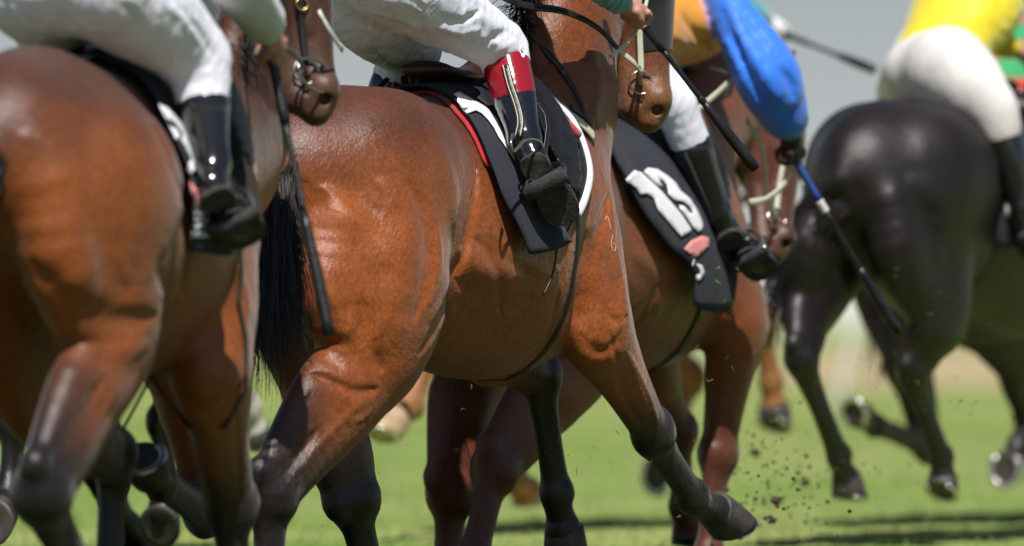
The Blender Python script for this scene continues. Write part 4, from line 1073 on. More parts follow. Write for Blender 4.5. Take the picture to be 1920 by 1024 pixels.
strap_on(K1, 'freeze_brand', [(1134, 412), (1138, 405)], .0012, 'mark', K1['root'], lift=.001, ratio=1.5)
strap_on(K1, 'freeze_brand', [(1149, 440), (1146, 455), (1148, 468), (1153, 470), (1154, 460), (1149, 457)], .0012, 'mark', K1['root'], lift=.001, ratio=1.5)
# thin blue cord hanging from the pad
cd = put('cord', tube([p(1045, 425, .33), p(1044, 470, .325), p(1036, 515, .32), p(1018, 555, .31)], .0035, sub=5), M['leather'], None); place(cd, f1, 'thin dark cord hanging below the pad of horse 11', 'cord')
# ------------------------------------------------------------------ the bay at the left edge
def rename(r, q, nm): r[q].name = nm
BAYA = dict(BAY); BAYA.update(body=(0.285, 0.080, 0.017), mid=(.09, .035, .02), leg=(.014, .011, .011), face=(.19, .07, .026), muzzle=(.40, .24, .13)); _bp = bay_paint(1.1, (.062, .026, .018))
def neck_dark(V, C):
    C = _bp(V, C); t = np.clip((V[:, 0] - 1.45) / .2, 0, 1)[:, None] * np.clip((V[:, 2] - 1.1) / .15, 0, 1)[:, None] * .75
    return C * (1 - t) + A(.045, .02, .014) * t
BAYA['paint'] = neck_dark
f2 = Frame(-1.28, 21.3, 75); p = f2.p
hd2 = Head(p(532, -165, .12), p(604, 208, .25), lat=(-.85, .52, 0))
def det2(S):
    ln = lambda pts, w_, d: S.line(f2, pts, w_, d)
    ln([(262, 200), (300, 260), (332, 340), (345, 420), (342, 520), (318, 590)], .022, 0.0075)
    ln([(60, 480), (120, 560), (220, 600), (300, 590)], .03, 0.0135); ln([(30, 250), (120, 300), (200, 420), (240, 540)], .05, -0.0120)
    ln([(20, 600), (120, 620), (220, 660), (280, 640)], .03, -0.0090); ln([(200, 700), (150, 790), (90, 880)], .014, 0.0135)
    ln([(230, 690), (190, 780), (140, 860)], .012, -0.0075); ln([(310, 560), (300, 520), (310, 470)], .018, 0.0090)
    ln([(330, 700), (360, 760), (410, 770), (460, 700)], .02, 0.0120); ln([(440, 480), (460, 560), (450, 640)], .03, -0.0090)
    ln([(440, 760), (445, 850), (450, 930)], .012, 0.0075)
legs2 = dict(
    hR=dict(stifle=p(208, 650, .17), hock=p(78, 925, .12), fet=p(165, 1110, .11), toe=p(190, 1190, .11), g=1.02, lg=1.4, ref2=(-1, 0, -.3)),
    hL=dict(stifle=(.60, -.16, .68), hock=p(212, 850, -.08), fet=p(205, 1080, -.08), toe=p(225, 1150, -.08), g=.95, ref=(-1, 0, 0)),
    fR=dict(elbow=p(395, 690, .19), knee=p(432, 945, .15), fet=p(440, 1150, .14), toe=p(455, 1225, .14), g=1.15, lg=1.4),
    fL=dict(elbow=p(350, 720, -.13), knee=p(384, 958, -.10), fet=p(300, 900, -.08), toe=p(262, 862, -.06), ref2=(0, 0, -1), hoofref=(0, 0, 1)))
K2 = make_horse(f2, 'large bay racehorse cropped by the left edge, nearest the camera', BAYA, M['coat_soft'], hd2,
    [(p(440, 260, .02), .24, .5), (p(462, 130, .05), .20, .48), (p(492, 20, .08), .175, .48), (p(520, -80, .11), .15, .55), (hd2(.04, -.06, 0), .11, .7)], legs2, h=.008, T=dict(dz=.03, gw=.042, gz=-.10, rings=[(.22, 1.16, .24, .19), (.42, 1.11, .31, .24), (.65, 1.045, .355, .25), (.90, 1.0, .365, .27), (1.12, .995, .39, .28), (1.32, 1.02, .395, .25), (1.50, 1.02, .31, .20)]), details=det2)
def mroot2(a, b, c):
    q = catmull([p(415, 120, .02), p(440, 40, .05), p(480, -60, .08), hd2(-.05, -.02, 0)], 8)[int(a * 23)]; return q + A(0, (b - .5) * .04, -.01)
hair_strands('mane', K2['root'], mroot2, [(0, 0, 0), (-.03, .03, .0), (-.05, .06, -.06), (-.06, .09, -.16)], 350, .9, rad=.0024, spread=.025, wav=.01, seed=9)
fl2 = [(0, 0, 0), (-.08, .0, -.04), (-.15, -.06, -.14), (-.20, -.12, -.28), (-.25, -.18, -.42)]
t2 = tl2 = Solid((-.5, -.4, .5), (.2, .2, 1.4), .012); tl2.limb([((.05, 0, 1.23), .03), ((-.05, -.01, 1.17), .045, 1), ((-.13, -.06, 1.05), .05), ((-.19, -.11, .9), .03)], .02, (.012, .01, .011))
tl2 = tl2.build('tail', M['hairblack'], K2['root']); hair_strands('tail_hair', tl2, lambda a, b, c: (.03 - .04 * b, (a - .5) * .10 - .02 * b, 1.21 - .14 * b), fl2, 500, 1.0, rad=.0025, spread=.04, seed=14)
J2 = dict(pelvis=p(120, -75, 0), chest=(1.08, 0, 2.14), neck=(1.26, 0, 2.21), head=(1.42, 0, 2.28), shR=(1.12, .19, 2.11), shL=(1.12, -.19, 2.11),
    elR=p(425, -70, .36), wrR=p(507, 62, .34), elL=(1.35, -.27, 1.85), wrL=(1.7, -.10, 1.70), hipR=p(215, -30, .13), hipL=p(75, -25, -.11),
    knR=p(368, 105, .27), knL=p(150, 45, -.24), anR=p(398, 312, .33), toR=p(458, 432, .38), anL=p(60, 300, -.33), toL=p(80, 380, -.35), heelR=p(398, 352, .345),
    cutR=.50, topR=.46, cutL=.5, topL=.45, thighwR=1.22, thighwL=1.2, sleevewR=1.25, snR=(-.95, .28, -.12), snL=(-.8, -.3, -.4))
J2['pelvis'] = lerp(J2['hipR'], J2['hipL'], .5) + A(-.02, 0, .02)
wt2 = A(p(600, 570, .55)); wa2 = A(p(500, 88, .38)); wd2 = unit(wt2 - wa2)
def det_b2(S):
    ln = lambda pts, w_, d: S.line(f2, pts, w_, d)
    for a in [([(225, 0), (250, 30), (245, 60)], .012, .008), ([(300, 0), (350, 40), (380, 90)], .012, -.006), ([(330, 10), (370, 60), (400, 110)], .009, .006), ([(350, 20), (385, 60), (405, 100)], .008, -.005),
              ([(20, 10), (60, 60), (120, 90)], .010, -.004), ([(120, 20), (150, 60), (190, 70)], .012, .010), ([(230, 20), (245, 55), (200, 70)], .006, -.004), ([(330, 150), (370, 135), (410, 140)], .006, -.006)]: ln(*a)
R2 = make_rider(f2, J2, 'jockey in white breeches and black boots on the large bay at the left edge', dict(trunk=(.02, .02, .03), sleeve=(.78, .78, .82), cap='white'),
    h=.008, fs=1.25, hold=dict(R=dict(k=A(p(515, 95, .33)) - A(p(507, 62, .34)), g=wd2, n=A(-.6, .6, .3)), L=dict(g=A(.4, 1, 0))), details=det_b2)
simple_saddle(f2, 1.0, 1.485, 'black racing saddle under the jockey of the large bay at the left edge', R2, 'leather')
hc, hg = R2['handR']; s0 = hc - hg * .08; Lw = np.linalg.norm(wt2 - s0)
whip(f2, s0, s0 + hg * Lw, 'black whip hanging straight down in front of the tail of horse 11', [
    ('handle', 0, .33, [.012, .014, .012], 'gripwrap'), ('shaft', .33, .62, [.009, .0085, .0095], 'gripwrap'), ('flap', .61, 1.0, [.011, .0165, .0165], 'leather')])
pad2, _ = drape(K2, 'saddle_pad', [('u', .84, 0), ('u', .82, .5), ('u', .80, 1.0), ('u', .80, 1.65), ('u', .95, 1.75), ('u', 1.15, 1.65), ('u', 1.26, 1.2), ('u', 1.28, .6), ('u', 1.26, 0)], M['cloth_black'], None, off=.018, step=.03, thick=.010, mu=.98)
place(pad2, f2, 'black saddle pad behind the boot on the large bay at the left edge', 'saddle pad')
num2, _ = drape(K2, 'number_cloth', [('u', .79, 0), ('u', .76, .3), ('u', .72, .7), ('u', .68, 1.1), ('u', .66, 1.55), ('u', .68, 1.88), ('u', .98, 1.90), ('u', .98, 1.4), ('u', .96, .9), ('u', .94, .4), ('u', .94, 0)], M['cloth_navy'], None, off=.036, step=.026, thick=.005, flare=.02, wav=.003, mu=.98)
place(num2, f2, 'dark saddle cloth with white strokes and pink print on the large left bay', 'saddle cloth', 'saddle cloths of the racing horses')
decal(K2, 'numeral', [[(231.8, 167.0), (243.4, 165.2), (257.8, 174.2), (272.3, 192.3), (294.0, 210.4), (315.6, 232.0), (333.0, 251.9), (333.0, 271.8), (324.7, 264.6), (315.6, 253.7), (304.8, 235.6), (286.7, 214.0), (268.7, 197.7), (254.2, 197.7), (243.4, 188.7)],
    [(254.2, 161.6), (268.7, 165.2), (294.0, 188.7), (322.9, 217.6), (344.6, 242.9), (362.6, 264.6), (369.1, 282.6), (368.1, 311.5), (359.0, 326.0), (353.6, 318.8), (355.4, 300.7), (344.6, 279.0), (337.3, 264.6), (340.2, 253.7), (321.1, 228.4), (292.2, 201.3), (270.5, 179.6), (256.0, 170.6)]], M['cloth_white'], num2, num2, lift=.006, step=5)
decal(K2, 'print', [[(333.7, 340.5), (344.6, 329.6), (355.4, 333.2), (362.6, 347.7), (377.1, 369.4), (380.7, 383.1), (344.6, 383.1), (339.1, 358.5)]], M['cloth_pink'], num2, num2, lift=.005)
decal(K2, 'lettering', [[(344.6, 387.4), (380.7, 385.6), (380.7, 391.1), (346.4, 392.9)], [(348.9, 398.3), (355.4, 398.3), (356.1, 427.9), (350.0, 427.9)], [(355.8, 397.6), (387.9, 396.5), (389.7, 401.9), (356.1, 402.6)], [(356.5, 410.9), (390.8, 409.1), (391.5, 413.5), (356.5, 414.5)], [(356.5, 422.9), (395.2, 420.0), (395.2, 427.2), (356.5, 427.9)], [(369.9, 403.3), (375.3, 403.3), (376.4, 422.1), (370.9, 422.1)], [(339.1, 430.1), (348.2, 431.5), (369.9, 434.4), (395.2, 434.4), (401.7, 439.8), (398.8, 446.0), (369.9, 445.3), (344.6, 443.5), (339.1, 438.0)]], M['cloth_white'], num2, num2, lift=.005, step=4)
girth(K2, 1.22, 'black girth strap of the large bay at the left edge', w_=.016)
B2, bits2, sf2 = bridle(f2, K2, 'black bridle with brass buckles on the dark head at upper left', 'leather', bw=.009, nose=False)
put('bit_ring', ring(A(bits2[1]) + A(-.02, .03, -.01), (-.3, .9, .2), .075, .0045, ratio=.6, up=(1, 0, -.3)), M['steel'], B2)
for t in (.1, .32, .5):
    q, d = sf2(t, -.03, .2, .012); put('buckle', ring(q, hd2.b, .016, .003, up=hd2.a), M['brass'], B2)
q0, _ = sf2(.2, .05, .2, .02); q1, _ = sf2(.52, .12, .2, .06)
put('white_strap', tube([p(598, 20, .28), p(620, 60, .30), p(642, 94, .30)], .010, flat=((0, 1, 0), 3)), M['whitep'], B2)
reins(f2, 'black rein from a white sleeved hand to the dark head at upper left', [[p(512, 78, .34), p(545, 95, .32), tuple(bits2[1])], [p(512, 78, .34), (2.1, .0, 1.6), tuple(bits2[-1])]], ['leather', 'leather'], w_=.010)
# ------------------------------------------------------------------ number 13
BAY3 = dict(BAY); BAY3.update(body=(0.24, 0.070, 0.022), top=(.16, .05, .02), mid=(.16, .05, .022), leg=(.12, .038, .020), face=(.11, .036, .018), muzzle=(.08, .035, .02)); BAY3['paint'] = bay_paint(.5)
f3 = Frame(-0.19, 26.2, 62); p = f3.p
hd3 = Head(p(1452, 190, .03), p(1456, 478, .14), lat=(-.5, .85, 0))
def det3(S):
    ln = lambda pts, w_, d: S.line(f3, pts, w_, d)
    ln([(1250, 480), (1225, 560), (1180, 620)], .02, .006); ln([(1390, 560), (1370, 640), (1340, 700)], .02, .006); ln([(1180, 470), (1230, 520), (1230, 600)], .03, -.006)
legs3 = dict(
    hR=dict(stifle=p(1082, 680, .17), hock=p(928, 880, .11), fet=p(888, 1050, .11), toe=p(880, 1130, .11), g=1.0, lg=1.35),
    hL=dict(stifle=(.45, -.15, .66), hock=p(846, 925, -.08), fet=p(838, 1090, -.08), toe=p(850, 1160, -.08), lg=1.4, ref=(-1, 0, 0)),
    fR=dict(elbow=p(1380, 610, .18), knee=p(1346, 850, .13), fet=p(1330, 1040, .12), toe=p(1345, 1110, .12), g=1.05, lg=1.2),
    fL=dict(elbow=p(1215, 690, -.13), knee=p(1272, 810, -.10), fet=p(1282, 950, -.10), toe=p(1300, 1020, -.10)))
K3 = make_horse(f3, 'chestnut bay racehorse wearing the number 13 cloth, beyond horse 11', BAY3, M['coat_soft'], hd3,
    [(p(1262, 330, 0), .24, .55), (p(1318, 240, 0), .205, .52), (p(1370, 195, 0), .18, .52), (p(1418, 180, .01), .14, .6), (hd3(.04, -.06, 0), .11, .7)], legs3, h=.0095, details=det3)
def mroot3(a, b, c):
    q = catmull([p(1215, 210, .0), p(1290, 145, 0), p(1370, 120, 0), hd3(-.04, .0, 0)], 8)[int(a * 23)]; return q + A(0, (b - .5) * .04, -.01)
hair_strands('mane', K3['root'], mroot3, [(0, 0, 0), (-.05, -.03, .02), (-.10, -.05, -.03), (-.12, -.08, -.12)], 250, .9, rad=.003, spread=.03, wav=.01, seed=19)
hair_strands('tail', K3['root'], lambda a, b, c: (.03 - .04 * b, (a - .5) * .08, 1.21 - .14 * b), fl, 350, 1.0, rad=.003, spread=.035, seed=20)
J3 = joints(1.05, 1.43, pelvis=p(1130, 70, 0), chest=p(1282, 25, 0), neck=p(1345, -40, 0), head=p(1395, -75, 0), shR=p(1342, -28, .20), shL=p(1290, 0, -.18), elR=p(1436, 138, .34), wrR=p(1480, 236, .36),
    hipR=p(1155, 95, .12), hipL=p(1100, 90, -.12), knR=p(1262, 190, .27), anR=p(1345, 402, .335), toR=p(1428, 498, .38), heelR=p(1362, 432, .35), knL=(1.1, -.26, 1.5), cutR=.46, topR=.42, sleevewR=1.65, shwR=.6, snR=(-.85, .4, -.35))
wt3 = A(p(1698, 620, .60)); wa3 = A(p(1492, 275, .38)); wd3 = unit(wt3 - wa3)
def sleeve_folds(S):
    ln = lambda pts, w_, d: S.line(f3, pts, w_, d)
    for pts, w_, d in [([(1350, 5), (1372, 70), (1410, 150), (1450, 215)], .016, .014), ([(1365, 10), (1395, 80), (1440, 150), (1475, 210)], .018, -.014), ([(1380, 60), (1400, 130), (1430, 190)], .012, .010),
        ([(1385, 25), (1430, 80), (1470, 140), (1490, 200)], .014, .012), ([(1360, 60), (1385, 120), (1400, 170)], .014, -.012), ([(1455, 130), (1480, 150), (1490, 170)], .012, .012), ([(1430, 200), (1460, 215), (1490, 205)], .010, .010),
        ([(1270, 20), (1300, 60), (1335, 100)], .014, .012), ([(1300, 5), (1320, 50), (1340, 90)], .014, -.012), ([(1260, 60), (1290, 90), (1330, 115)], .012, -.010)]: ln(pts, w_, d)
OR_, BL_ = (.80, .33, .012), (.03, .22, .95)
R3 = make_rider(f3, J3, 'jockey in orange silks with puffed royal blue sleeves, riding horse 13', dict(trunk=OR_, sleeve=BL_, cap='orange'), h=.011, sfold=.02, fs=1.15,
    hold=dict(R=dict(k=A(p(1482, 262, .36)) - A(p(1478, 232, .36)), g=wd3, n=A(-.3, .9, .3)), L=dict(g=A(.4, 1, 0))), glove=dict(R='leather'), silkfn=sleeve_folds)
simple_saddle(f3, 1.05, 1.43, 'black racing saddle on horse 13 under the rider in orange', R3, 'leather')
hc, hg = R3['handR']; s0 = hc - hg * .03; Lw = np.linalg.norm(wt3 - s0)
whip(f3, s0, s0 + hg * Lw, 'whip with blue handle, white band and black end held below the royal blue sleeve', [
    ('handle', 0, .30, [.012, .013, .012], 'blue'), ('band', .30, .36, [.0135, .0135, .0135], 'whitep'), ('shaft', .36, .68, [.009, .0085, .010], 'leather'), ('flap', .66, 1.0, [.012, .017, .017], 'leather')])
num3, _ = drape(K3, 'number_cloth', [(1128, 272), (1145, 320), (1172, 370), (1200, 420), (1232, 462), (1268, 488), (1280, 500), (1262, 548), (1300, 556), (1338, 552), (1352, 505), (1346, 450), (1335, 400), (1315, 345), (1285, 300), (1240, 268)], M['cloth_navy'], None, off=.028, step=.03, thick=.006, flare=.03)
place(num3, f3, 'dark saddle cloth with white number 13 and a pink print', 'saddle cloth', 'saddle cloths of the racing horses')
decal(K3, 'numeral', [[(1173.2, 333.5), (1186.1, 320.6), (1199.0, 324.4), (1216.7, 339.9), (1237.6, 359.9), (1257.0, 382.4), (1276.3, 405.0), (1295.0, 433.4), (1274.7, 445.0), (1261.8, 430.1), (1245.7, 410.8), (1231.2, 394.7), (1223.1, 372.1), (1210.2, 364.1), (1197.3, 366.3), (1189.3, 352.8), (1181.2, 346.3)],
    [(1204.4, 323.1), (1211.8, 316.4), (1229.6, 319.0), (1247.3, 330.2), (1263.4, 343.1), (1273.1, 359.2), (1290.8, 373.7), (1304.3, 394.7), (1314.0, 417.2), (1315.6, 430.1), (1306.9, 436.6), (1295.6, 426.3), (1286.0, 410.8), (1271.5, 392.1), (1271.5, 385.7), (1281.1, 388.9), (1290.8, 401.1), (1296.6, 398.6), (1288.2, 386.6), (1274.7, 377.9), (1261.8, 376.6), (1250.2, 365.0), (1249.6, 356.7), (1247.0, 347.0), (1239.9, 339.3), (1232.8, 335.4), (1234.7, 341.8), (1241.2, 350.2), (1234.7, 352.8), (1219.9, 339.3)]], M['cloth_white'], num3, num3, lift=.006, step=7)
decal(K3, 'print', [[(1280.2, 467.2), (1294.0, 451.1), (1313.4, 443.0), (1326.3, 446.3), (1327.9, 459.1), (1313.4, 475.3), (1303.7, 483.3), (1290.8, 476.9)]], M['cloth_pink'], num3, num3, lift=.005)
decal(K3, 'lettering', [[(1259.2, 534.9), (1281.1, 493.0), (1297.2, 497.8), (1277.9, 546.2)], [(1303.7, 494.6), (1313.4, 497.8), (1319.2, 513.9), (1310.1, 525.2), (1292.4, 527.8), (1292.4, 521.0), (1306.9, 517.2), (1311.7, 512.3)]], M['cloth_white'], num3, num3, lift=.005, step=5)
girth(K3, 1.20, 'dark girth strap round the belly of horse 13', w_=.018)
B3, bits3, sf3 = bridle(f3, K3, 'pale rubber bridle on the blurred chestnut head below the royal blue sleeve', 'rubber_white', bw=.010, nose=False, brow=False)
reins(f3, 'pale rubber reins looping from the gloved hand to the chestnut head', [
    [p(1280, 235, .22), p(1310, 205, .24), p(1345, 175, .25), p(1368, 155, .22), p(1360, 180, .2)],
    [p(1482, 285, .34), p(1478, 335, .34), p(1440, 372, .30), p(1405, 380, .25)],
    [p(1400, 225, .24), p(1425, 270, .24), p(1436, 320, .24), p(1440, 370, .24), tuple(bits3[1])],
    [p(1486, 290, .34), p(1500, 330, .34), p(1506, 350, .34)]], ['rubber_white'] * 4, w_=.011)
# ------------------------------------------------------------------ the black horse
BLK = dict(body=(0.012, 0.0080, 0.0078), top=(0.016, 0.011, 0.010), mid=(.012, .009, .008), leg=(.010, .008, .007), face=(.015, .01, .009), muzzle=(.02, .014, .012))
f4 = Frame(1.105, 29.2, 60); p = f4.p
hd4 = Head((2.30, 0, 2.0), (2.62, .02, 1.50))
def det4(S):
    ln = lambda pts, w_, d: S.line(f4, pts, w_, d)
    ln([(1865, 260), (1872, 340), (1862, 430), (1835, 520), (1790, 590)], .025, .010)
    ln([(1600, 340), (1640, 420), (1640, 520)], .06, .010); ln([(1700, 330), (1760, 400), (1760, 500)], .05, -.010)
legs4 = dict(
    hR=dict(stifle=p(1765, 590, .18), hock=p(1712, 700, .12), fet=p(1766, 858, .12), toe=p(1768, 925, .12), g=.80, lg=1.02, ref2=(-1, 0, -.2)),
    hL=dict(stifle=p(1530, 560, -.16), hock=p(1503, 672, -.12), fet=p(1574, 855, -.12), toe=p(1596, 935, -.12), g=.75, lg=1.05, ref2=(-1, 0, -.3)),
    fR=dict(elbow=(1.42, .17, .82), knee=(1.75, .14, .72), fet=(1.72, .13, .42), toe=(1.62, .13, .30)),
    fL=dict(elbow=(1.42, -.17, .82), knee=(1.95, -.13, .80), fet=(2.15, -.13, .50), toe=(2.25, -.13, .36)))
K4 = make_horse(f4, 'black racehorse with a shiny rump under the rider in yellow', BLK, M['coat_black'], hd4,
    [((1.62, 0, 1.42), .24, .55), ((1.86, 0, 1.66), .20, .52), ((2.08, 0, 1.85), .17, .52), ((2.22, 0, 1.95), .14, .6)], legs4, h=.011, T=dict(dz=.085, gw=.025), details=det4)
hair_strands('tail', K4['root'], lambda a, b, c: (.05 - .05 * b, (a - .5) * .08, 1.29 - .16 * b), [(0, 0, 0), (-.03, -.06, -.05), (-.05, -.16, -.2), (-.06, -.22, -.36), (-.06, -.24, -.5)], 450, .9, rad=.003, spread=.035, seed=24)
J4 = joints(1.0, 1.50, pelvis=p(1748, 128, 0), chest=p(1818, 8, 0), shR=(1.12, .10, 2.02), elR=(1.35, .12, 1.86), wrR=(1.6, .08, 1.76), neck=(1.26, 0, 2.10), head=(1.42, 0, 2.16), shL=(1.12, -.12, 2.02), hipR=p(1785, 138, .12), hipL=p(1745, 128, -.08), knR=p(1862, 205, .27), anR=p(1918, 395, .35), toR=p(1960, 455, .38), heelR=p(1925, 430, .36),
    knL=(.95, -.26, 1.58), thighwR=1.2, thighwL=1.25, pelvisw=1.3, cutR=.3, topR=.26, snR=(-.8, .4, -.5))
R4 = make_rider(f4, J4, 'jockey in bright yellow silks and white breeches on the black horse', dict(trunk=(.85, .70, .015), sleeve=(.85, .70, .015), cap='yellow'), h=.013, breech='soil_breeches', foldn=.25)
simple_saddle(f4, 1.0, 1.50, 'dark racing saddle on the black horse', R4, 'leather')
num4, _ = drape(K4, 'number_cloth', [('u', .74, 0), ('u', .72, .5), ('u', .66, .9), ('u', .60, 1.3), ('u', .60, 1.68), ('u', 1.0, 1.68), ('u', 1.25, .9), ('u', 1.25, .4), ('u', 1.25, 0)], M['cloth_navy'], None, off=.028, step=.035, thick=.006)
place(num4, f4, 'dark saddle cloth with white and red print on the black horse', 'saddle cloth', 'saddle cloths of the racing horses')
decal(K4, 'numeral', [[(1862, 262), (1880, 268), (1905, 300), (1900, 314), (1880, 306)]], M['cloth_white'], num4, num4, lift=.006, step=7)
decal(K4, 'print', [[(1870, 330), (1888, 318), (1908, 330), (1910, 360), (1890, 375), (1872, 355)]], M['cloth_red'], num4, num4, lift=.006, step=7)
decal(K4, 'lettering', [[(1868, 360), (1880, 372), (1896, 400), (1886, 406), (1870, 385)], [(1884, 372), (1898, 376), (1904, 392), (1896, 396)]], M['cloth_white'], num4, num4, lift=.006, step=7)
bridle(f4, K4, 'dark bridle on the head of the black horse', 'leather')
girth(K4, 1.22, 'dark girth strap of the black horse', w_=.018)
# ------------------------------------------------------------------ three more runners mostly hidden in the pack
CH = dict(body=(0.34, 0.13, 0.04), top=(.24, .09, .03), mid=(.30, .11, .035), leg=(.34, .15, .055), face=(.30, .11, .035), muzzle=(.28, .12, .06))
DK = dict(body=(0.018, 0.010, 0.008), top=(.016, .010, .008), mid=(.02, .012, .01), leg=(.012, .009, .008), face=(.03, .015, .01), muzzle=(.03, .018, .014))
def runner(fr, label, pal, cm, legs, dz=0.0, low=False, **kw):
    hd = Head((2.30, 0, 1.90 + dz), (2.60, .02, 1.42 + dz)) if not low else Head((2.02, .02, 1.62), (2.20, .04, 1.12))
    nk = [((1.60, 0, 1.36 + dz), .24, .55), ((1.84, 0, 1.58 + dz), .20, .52), ((2.06, 0, 1.76 + dz), .17, .52), ((2.22, 0, 1.86 + dz), .14, .6)] if not low else [((1.56, 0, 1.26), .22, .55), ((1.72, 0, 1.38), .19, .52), ((1.86, .01, 1.50), .16, .52), ((1.96, .02, 1.58), .13, .6)]
    K = make_horse(fr, label, pal, cm, hd, nk, legs, h=.014, T=dict(dz=dz), **kw)
    hair_strands('tail', K['root'], lambda a, b, c: (.04 - .05 * b, (a - .5) * .08, 1.22 + dz - .16 * b), fl, 160, 1.0, rad=.005, spread=.035, seed=31)
    return K
f5 = Frame(-0.10, 31.0, 60); p = f5.p
legs5 = dict(
    hR=dict(stifle=(.22, .16, .70), hock=p(812, 650, .11), fet=p(772, 762, .10), toe=p(712, 815, .10), ref2=(-1, 0, .5), hoofref=(-.4, 0, -1), hoofm='hoof_pale'),
    hL=dict(stifle=(.55, -.16, .70), hock=(.30, -.1, .42), fet=(.42, -.1, .18), toe=(.52, -.1, .12), hoofm='hoof_pale'),
    fR=dict(elbow=(1.50, .17, .80), knee=p(1428, 610, .12), fet=p(1447, 715, .12), toe=p(1454, 800, .12)),
    fL=dict(elbow=(1.45, -.17, .80), knee=(1.75, -.13, .55), fet=(1.60, -.13, .28), toe=(1.50, -.13, .18)))
K5 = runner(f5, 'chestnut racehorse hidden behind horse 13, only a pale shod hind hoof and a foreleg showing', CH, M['coat_soft'], legs5, low=True)
J5 = joints(1.05, 1.42, elR=p(1345, -10, .30), wrR=p(1436, 40, .34))
wt5 = A(p(1622, 120, .75)); wa5 = A(p(1446, 50, .36)); wd5 = unit(wt5 - wa5)
R5 = make_rider(f5, J5, 'jockey in teal silks with white cuffs reaching past the royal blue sleeve', dict(trunk=(.02, .42, .50), sleeve=(.02, .42, .50), cuff=(.75, .75, .72), cap='blue'), h=.015, hold=dict(R=dict(g=wd5), L={}), glove=dict(R='cloth_white'))
simple_saddle(f5, 1.05, 1.42, 'racing saddle hidden behind horse 13 under the rider in teal', R5)
hc, hg = R5['handR']; whip(f5, hc, hc + hg * np.linalg.norm(wt5 - hc), 'blurred grey whip held out level by the white gloved hand', [('handle', 0, .34, [.012, .012, .01], 'gripwrap'), ('shaft', .34, .65, [.008, .008, .009], 'gripwrap'), ('flap', .63, 1.0, [.012, .018, .018], 'leather')])
bridle(f5, K5, 'plain bridle on the hidden chestnut horse', 'leather', sides=(1, -1)); girth(K5, 1.22, 'girth strap of the hidden chestnut horse')
f6 = Frame(1.36, 32.0, 60); p = f6.p
legs6 = dict(
    hR=dict(stifle=(.80, .16, .72), hock=p(1935, 760, .11), fet=p(1910, 842, .11), toe=p(1884, 885, .11), hoofref=(-.2, 0, .8), ref2=(-1, 0, .2)),
    hL=dict(stifle=(.50, -.16, .72), hock=p(1742, 842, -.10), fet=p(1640, 800, -.10), toe=p(1600, 770, -.10), ref=(-1, 0, .3), ref2=(-.3, 0, 1), lg=1.0, g=.8),
    fR=dict(elbow=(1.48, .17, .80), knee=(1.80, .13, .62), fet=(1.72, .13, .34), toe=(1.62, .13, .24)),
    fL=dict(elbow=(1.48, -.17, .80), knee=(1.95, -.13, .66), fet=(2.12, -.13, .36), toe=(2.22, -.13, .22)))
K6 = runner(f6, 'dark racehorse beyond the black horse with a bright shoe on a lifted hind hoof', DK, M['coat_black'], legs6)
def stripes(V, C):
    s_ = np.sin(V[:, 2] * 42 + 2 * V[:, 0]) > .1
    return np.where(s_[:, None], A(.70, .035, .025), A(.03, .36, .12))
R6 = make_rider(f6, joints(1.05, 1.18, sleevewR=1.4), 'jockey in red and green banded silks at the right edge', dict(trunk=(.6, .04, .03), sleeve=(.6, .04, .03), cap='red', paint=stripes), h=.015)
simple_saddle(f6, 1.05, 1.42, 'racing saddle under the rider in red and green', R6)
bridle(f6, K6, 'bridle on the dark horse beyond the black horse', 'leather'); girth(K6, 1.22, 'girth strap of the dark horse beyond the black horse')
f7 = Frame(-1.55, 26.5, 72); p = f7.p
legs7 = dict(
    hR=dict(stifle=(.10, .16, .72), hock=p(28, 790, .12), fet=p(20, 920, .12), toe=p(-15, 985, .12), shoe=False),
    hL=dict(stifle=(.70, -.16, .66), hock=p(205, 905, -.10), fet=p(238, 985, -.10), toe=p(262, 1035, -.10), ref2=(-1, 0, 0)),
    fR=dict(elbow=(1.30, .17, .72), knee=p(310, 790, .12), fet=p(310, 930, .12), toe=p(300, 990, .12), shoe=False),
    fL=dict(elbow=(1.45, -.17, .78), knee=p(440, 690, -.12), fet=p(466, 765, -.12), toe=p(480, 842, -.12), K=(.65, .62, .58), shoe=False))
K7 = runner(f7, 'very dark racehorse hidden behind the large left bay, its black legs showing under the belly', DK, M['coat_black'], legs7)
R7 = make_rider(f7, joints(1.0, 1.43), 'jockey mostly hidden behind the rider of the large left bay', dict(trunk=(.05, .2, .6), sleeve=(.75, .75, .8), cap='white'), h=.015)
simple_saddle(f7, 1.0, 1.43, 'saddle on the very dark horse behind the large left bay', R7)
bridle(f7, K7, 'bridle on the very dark horse behind the large left bay', 'leather'); girth(K7, 1.22, 'girth strap of the very dark horse')
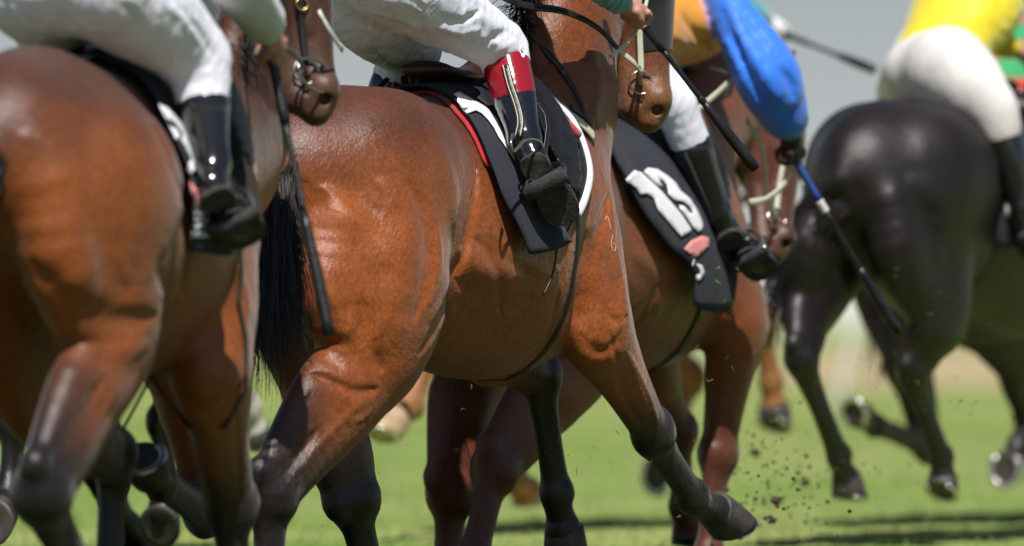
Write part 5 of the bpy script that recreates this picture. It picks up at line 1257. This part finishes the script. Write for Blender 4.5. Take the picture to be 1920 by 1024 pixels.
# ------------------------------------------------------------------ turf thrown up by the hooves
rng = np.random.RandomState(12)
def at(px, py, Y): return A((px - 960) / F * Y, Y, CAMH + (HOR - py) / F * Y)
def clod(c, r):
    V, Fc = ball((0, 0, 0), r, (1, .8, .75), 8, 6); V = [A(v) * (1 + .35 * rng.randn()) for v in V]
    return [A(v) + A(c) for v in V], Fc
for px, py, Y, r, lb in ((1455, 940, 27.5, .019, 'dark clod of earth flying low right of the shod front hoof'), (1415, 850, 30, .016, 'small earth clod in the air above the green shadow'), (1448, 975, 27, .013, 'loose crumb of earth beneath the flying clod'), (1510, 905, 30, .015, 'earth clod beside the black horse rear hoof')):
    c = at(px, py, Y); o = wput('turf_clod', clod((0, 0, 0), r), M['soil'], None, False); o.location = tuple(c); tag(o, lb, 'clod', 'flying clods of turf')
V = []; Fc = []; V2 = []; F2 = []
def spray(n, cx, cy, sx, sy, Y0, sY, size, grass):
    for i in range(n):
        c = at(cx + rng.randn() * sx, cy + rng.randn() * sy, Y0 + rng.randn() * sY)
        if c[2] < .02: continue
        if rng.rand() < grass:
            d = unit(rng.randn(3)); ln = rng.uniform(.006, .024); n_ = unit(np.cross(d, rng.randn(3))); k = rng.randn(3) * .3 * ln; o = len(V); w_ = .0011
            for t in (0, .5, 1): V.append(c + d * ln * t + k * (t * (1 - t) * 4) + n_ * w_ * (1.1 - t)); V.append(c + d * ln * t + k * (t * (1 - t) * 4) - n_ * w_ * (1.1 - t))
            Fc.extend([(o, o + 1, o + 3, o + 2), (o + 2, o + 3, o + 5, o + 4)])
        else:
            v, f = ball(c, size * rng.uniform(.4, 1.4), (1, .8, .8), 5, 4); o = len(V2); V2.extend([A(q) + rng.randn(3) * size * .2 for q in v]); F2.extend([tuple(i + o for i in q) for q in f])
spray(240, 1560, 800, 150, 140, 29.0, 1.2, .0038, .45); spray(60, 1370, 560, 60, 110, 27.0, .6, .002, .7); spray(60, 1040, 820, 150, 90, 25.4, .6, .0016, .5)
spray(120, 1480, 930, 90, 50, 27.5, .6, .006, .25); spray(60, 1450, 860, 40, 60, 28, .5, .005, .3); spray(40, 680, 880, 90, 70, 24.6, .5, .0015, .5); spray(40, 1760, 640, 100, 90, 28.6, .6, .0025, .7); spray(18, 1340, 680, 60, 60, 26.2, .5, .0015, .7); spray(25, 260, 900, 100, 60, 22, .4, .0018, .5)
tag(wput('flying_grass', (V, Fc), M['blade'], None, False), kind='stuff'); tag(wput('flying_soil', (V2, F2), M['soil'], None, False), kind='stuff')
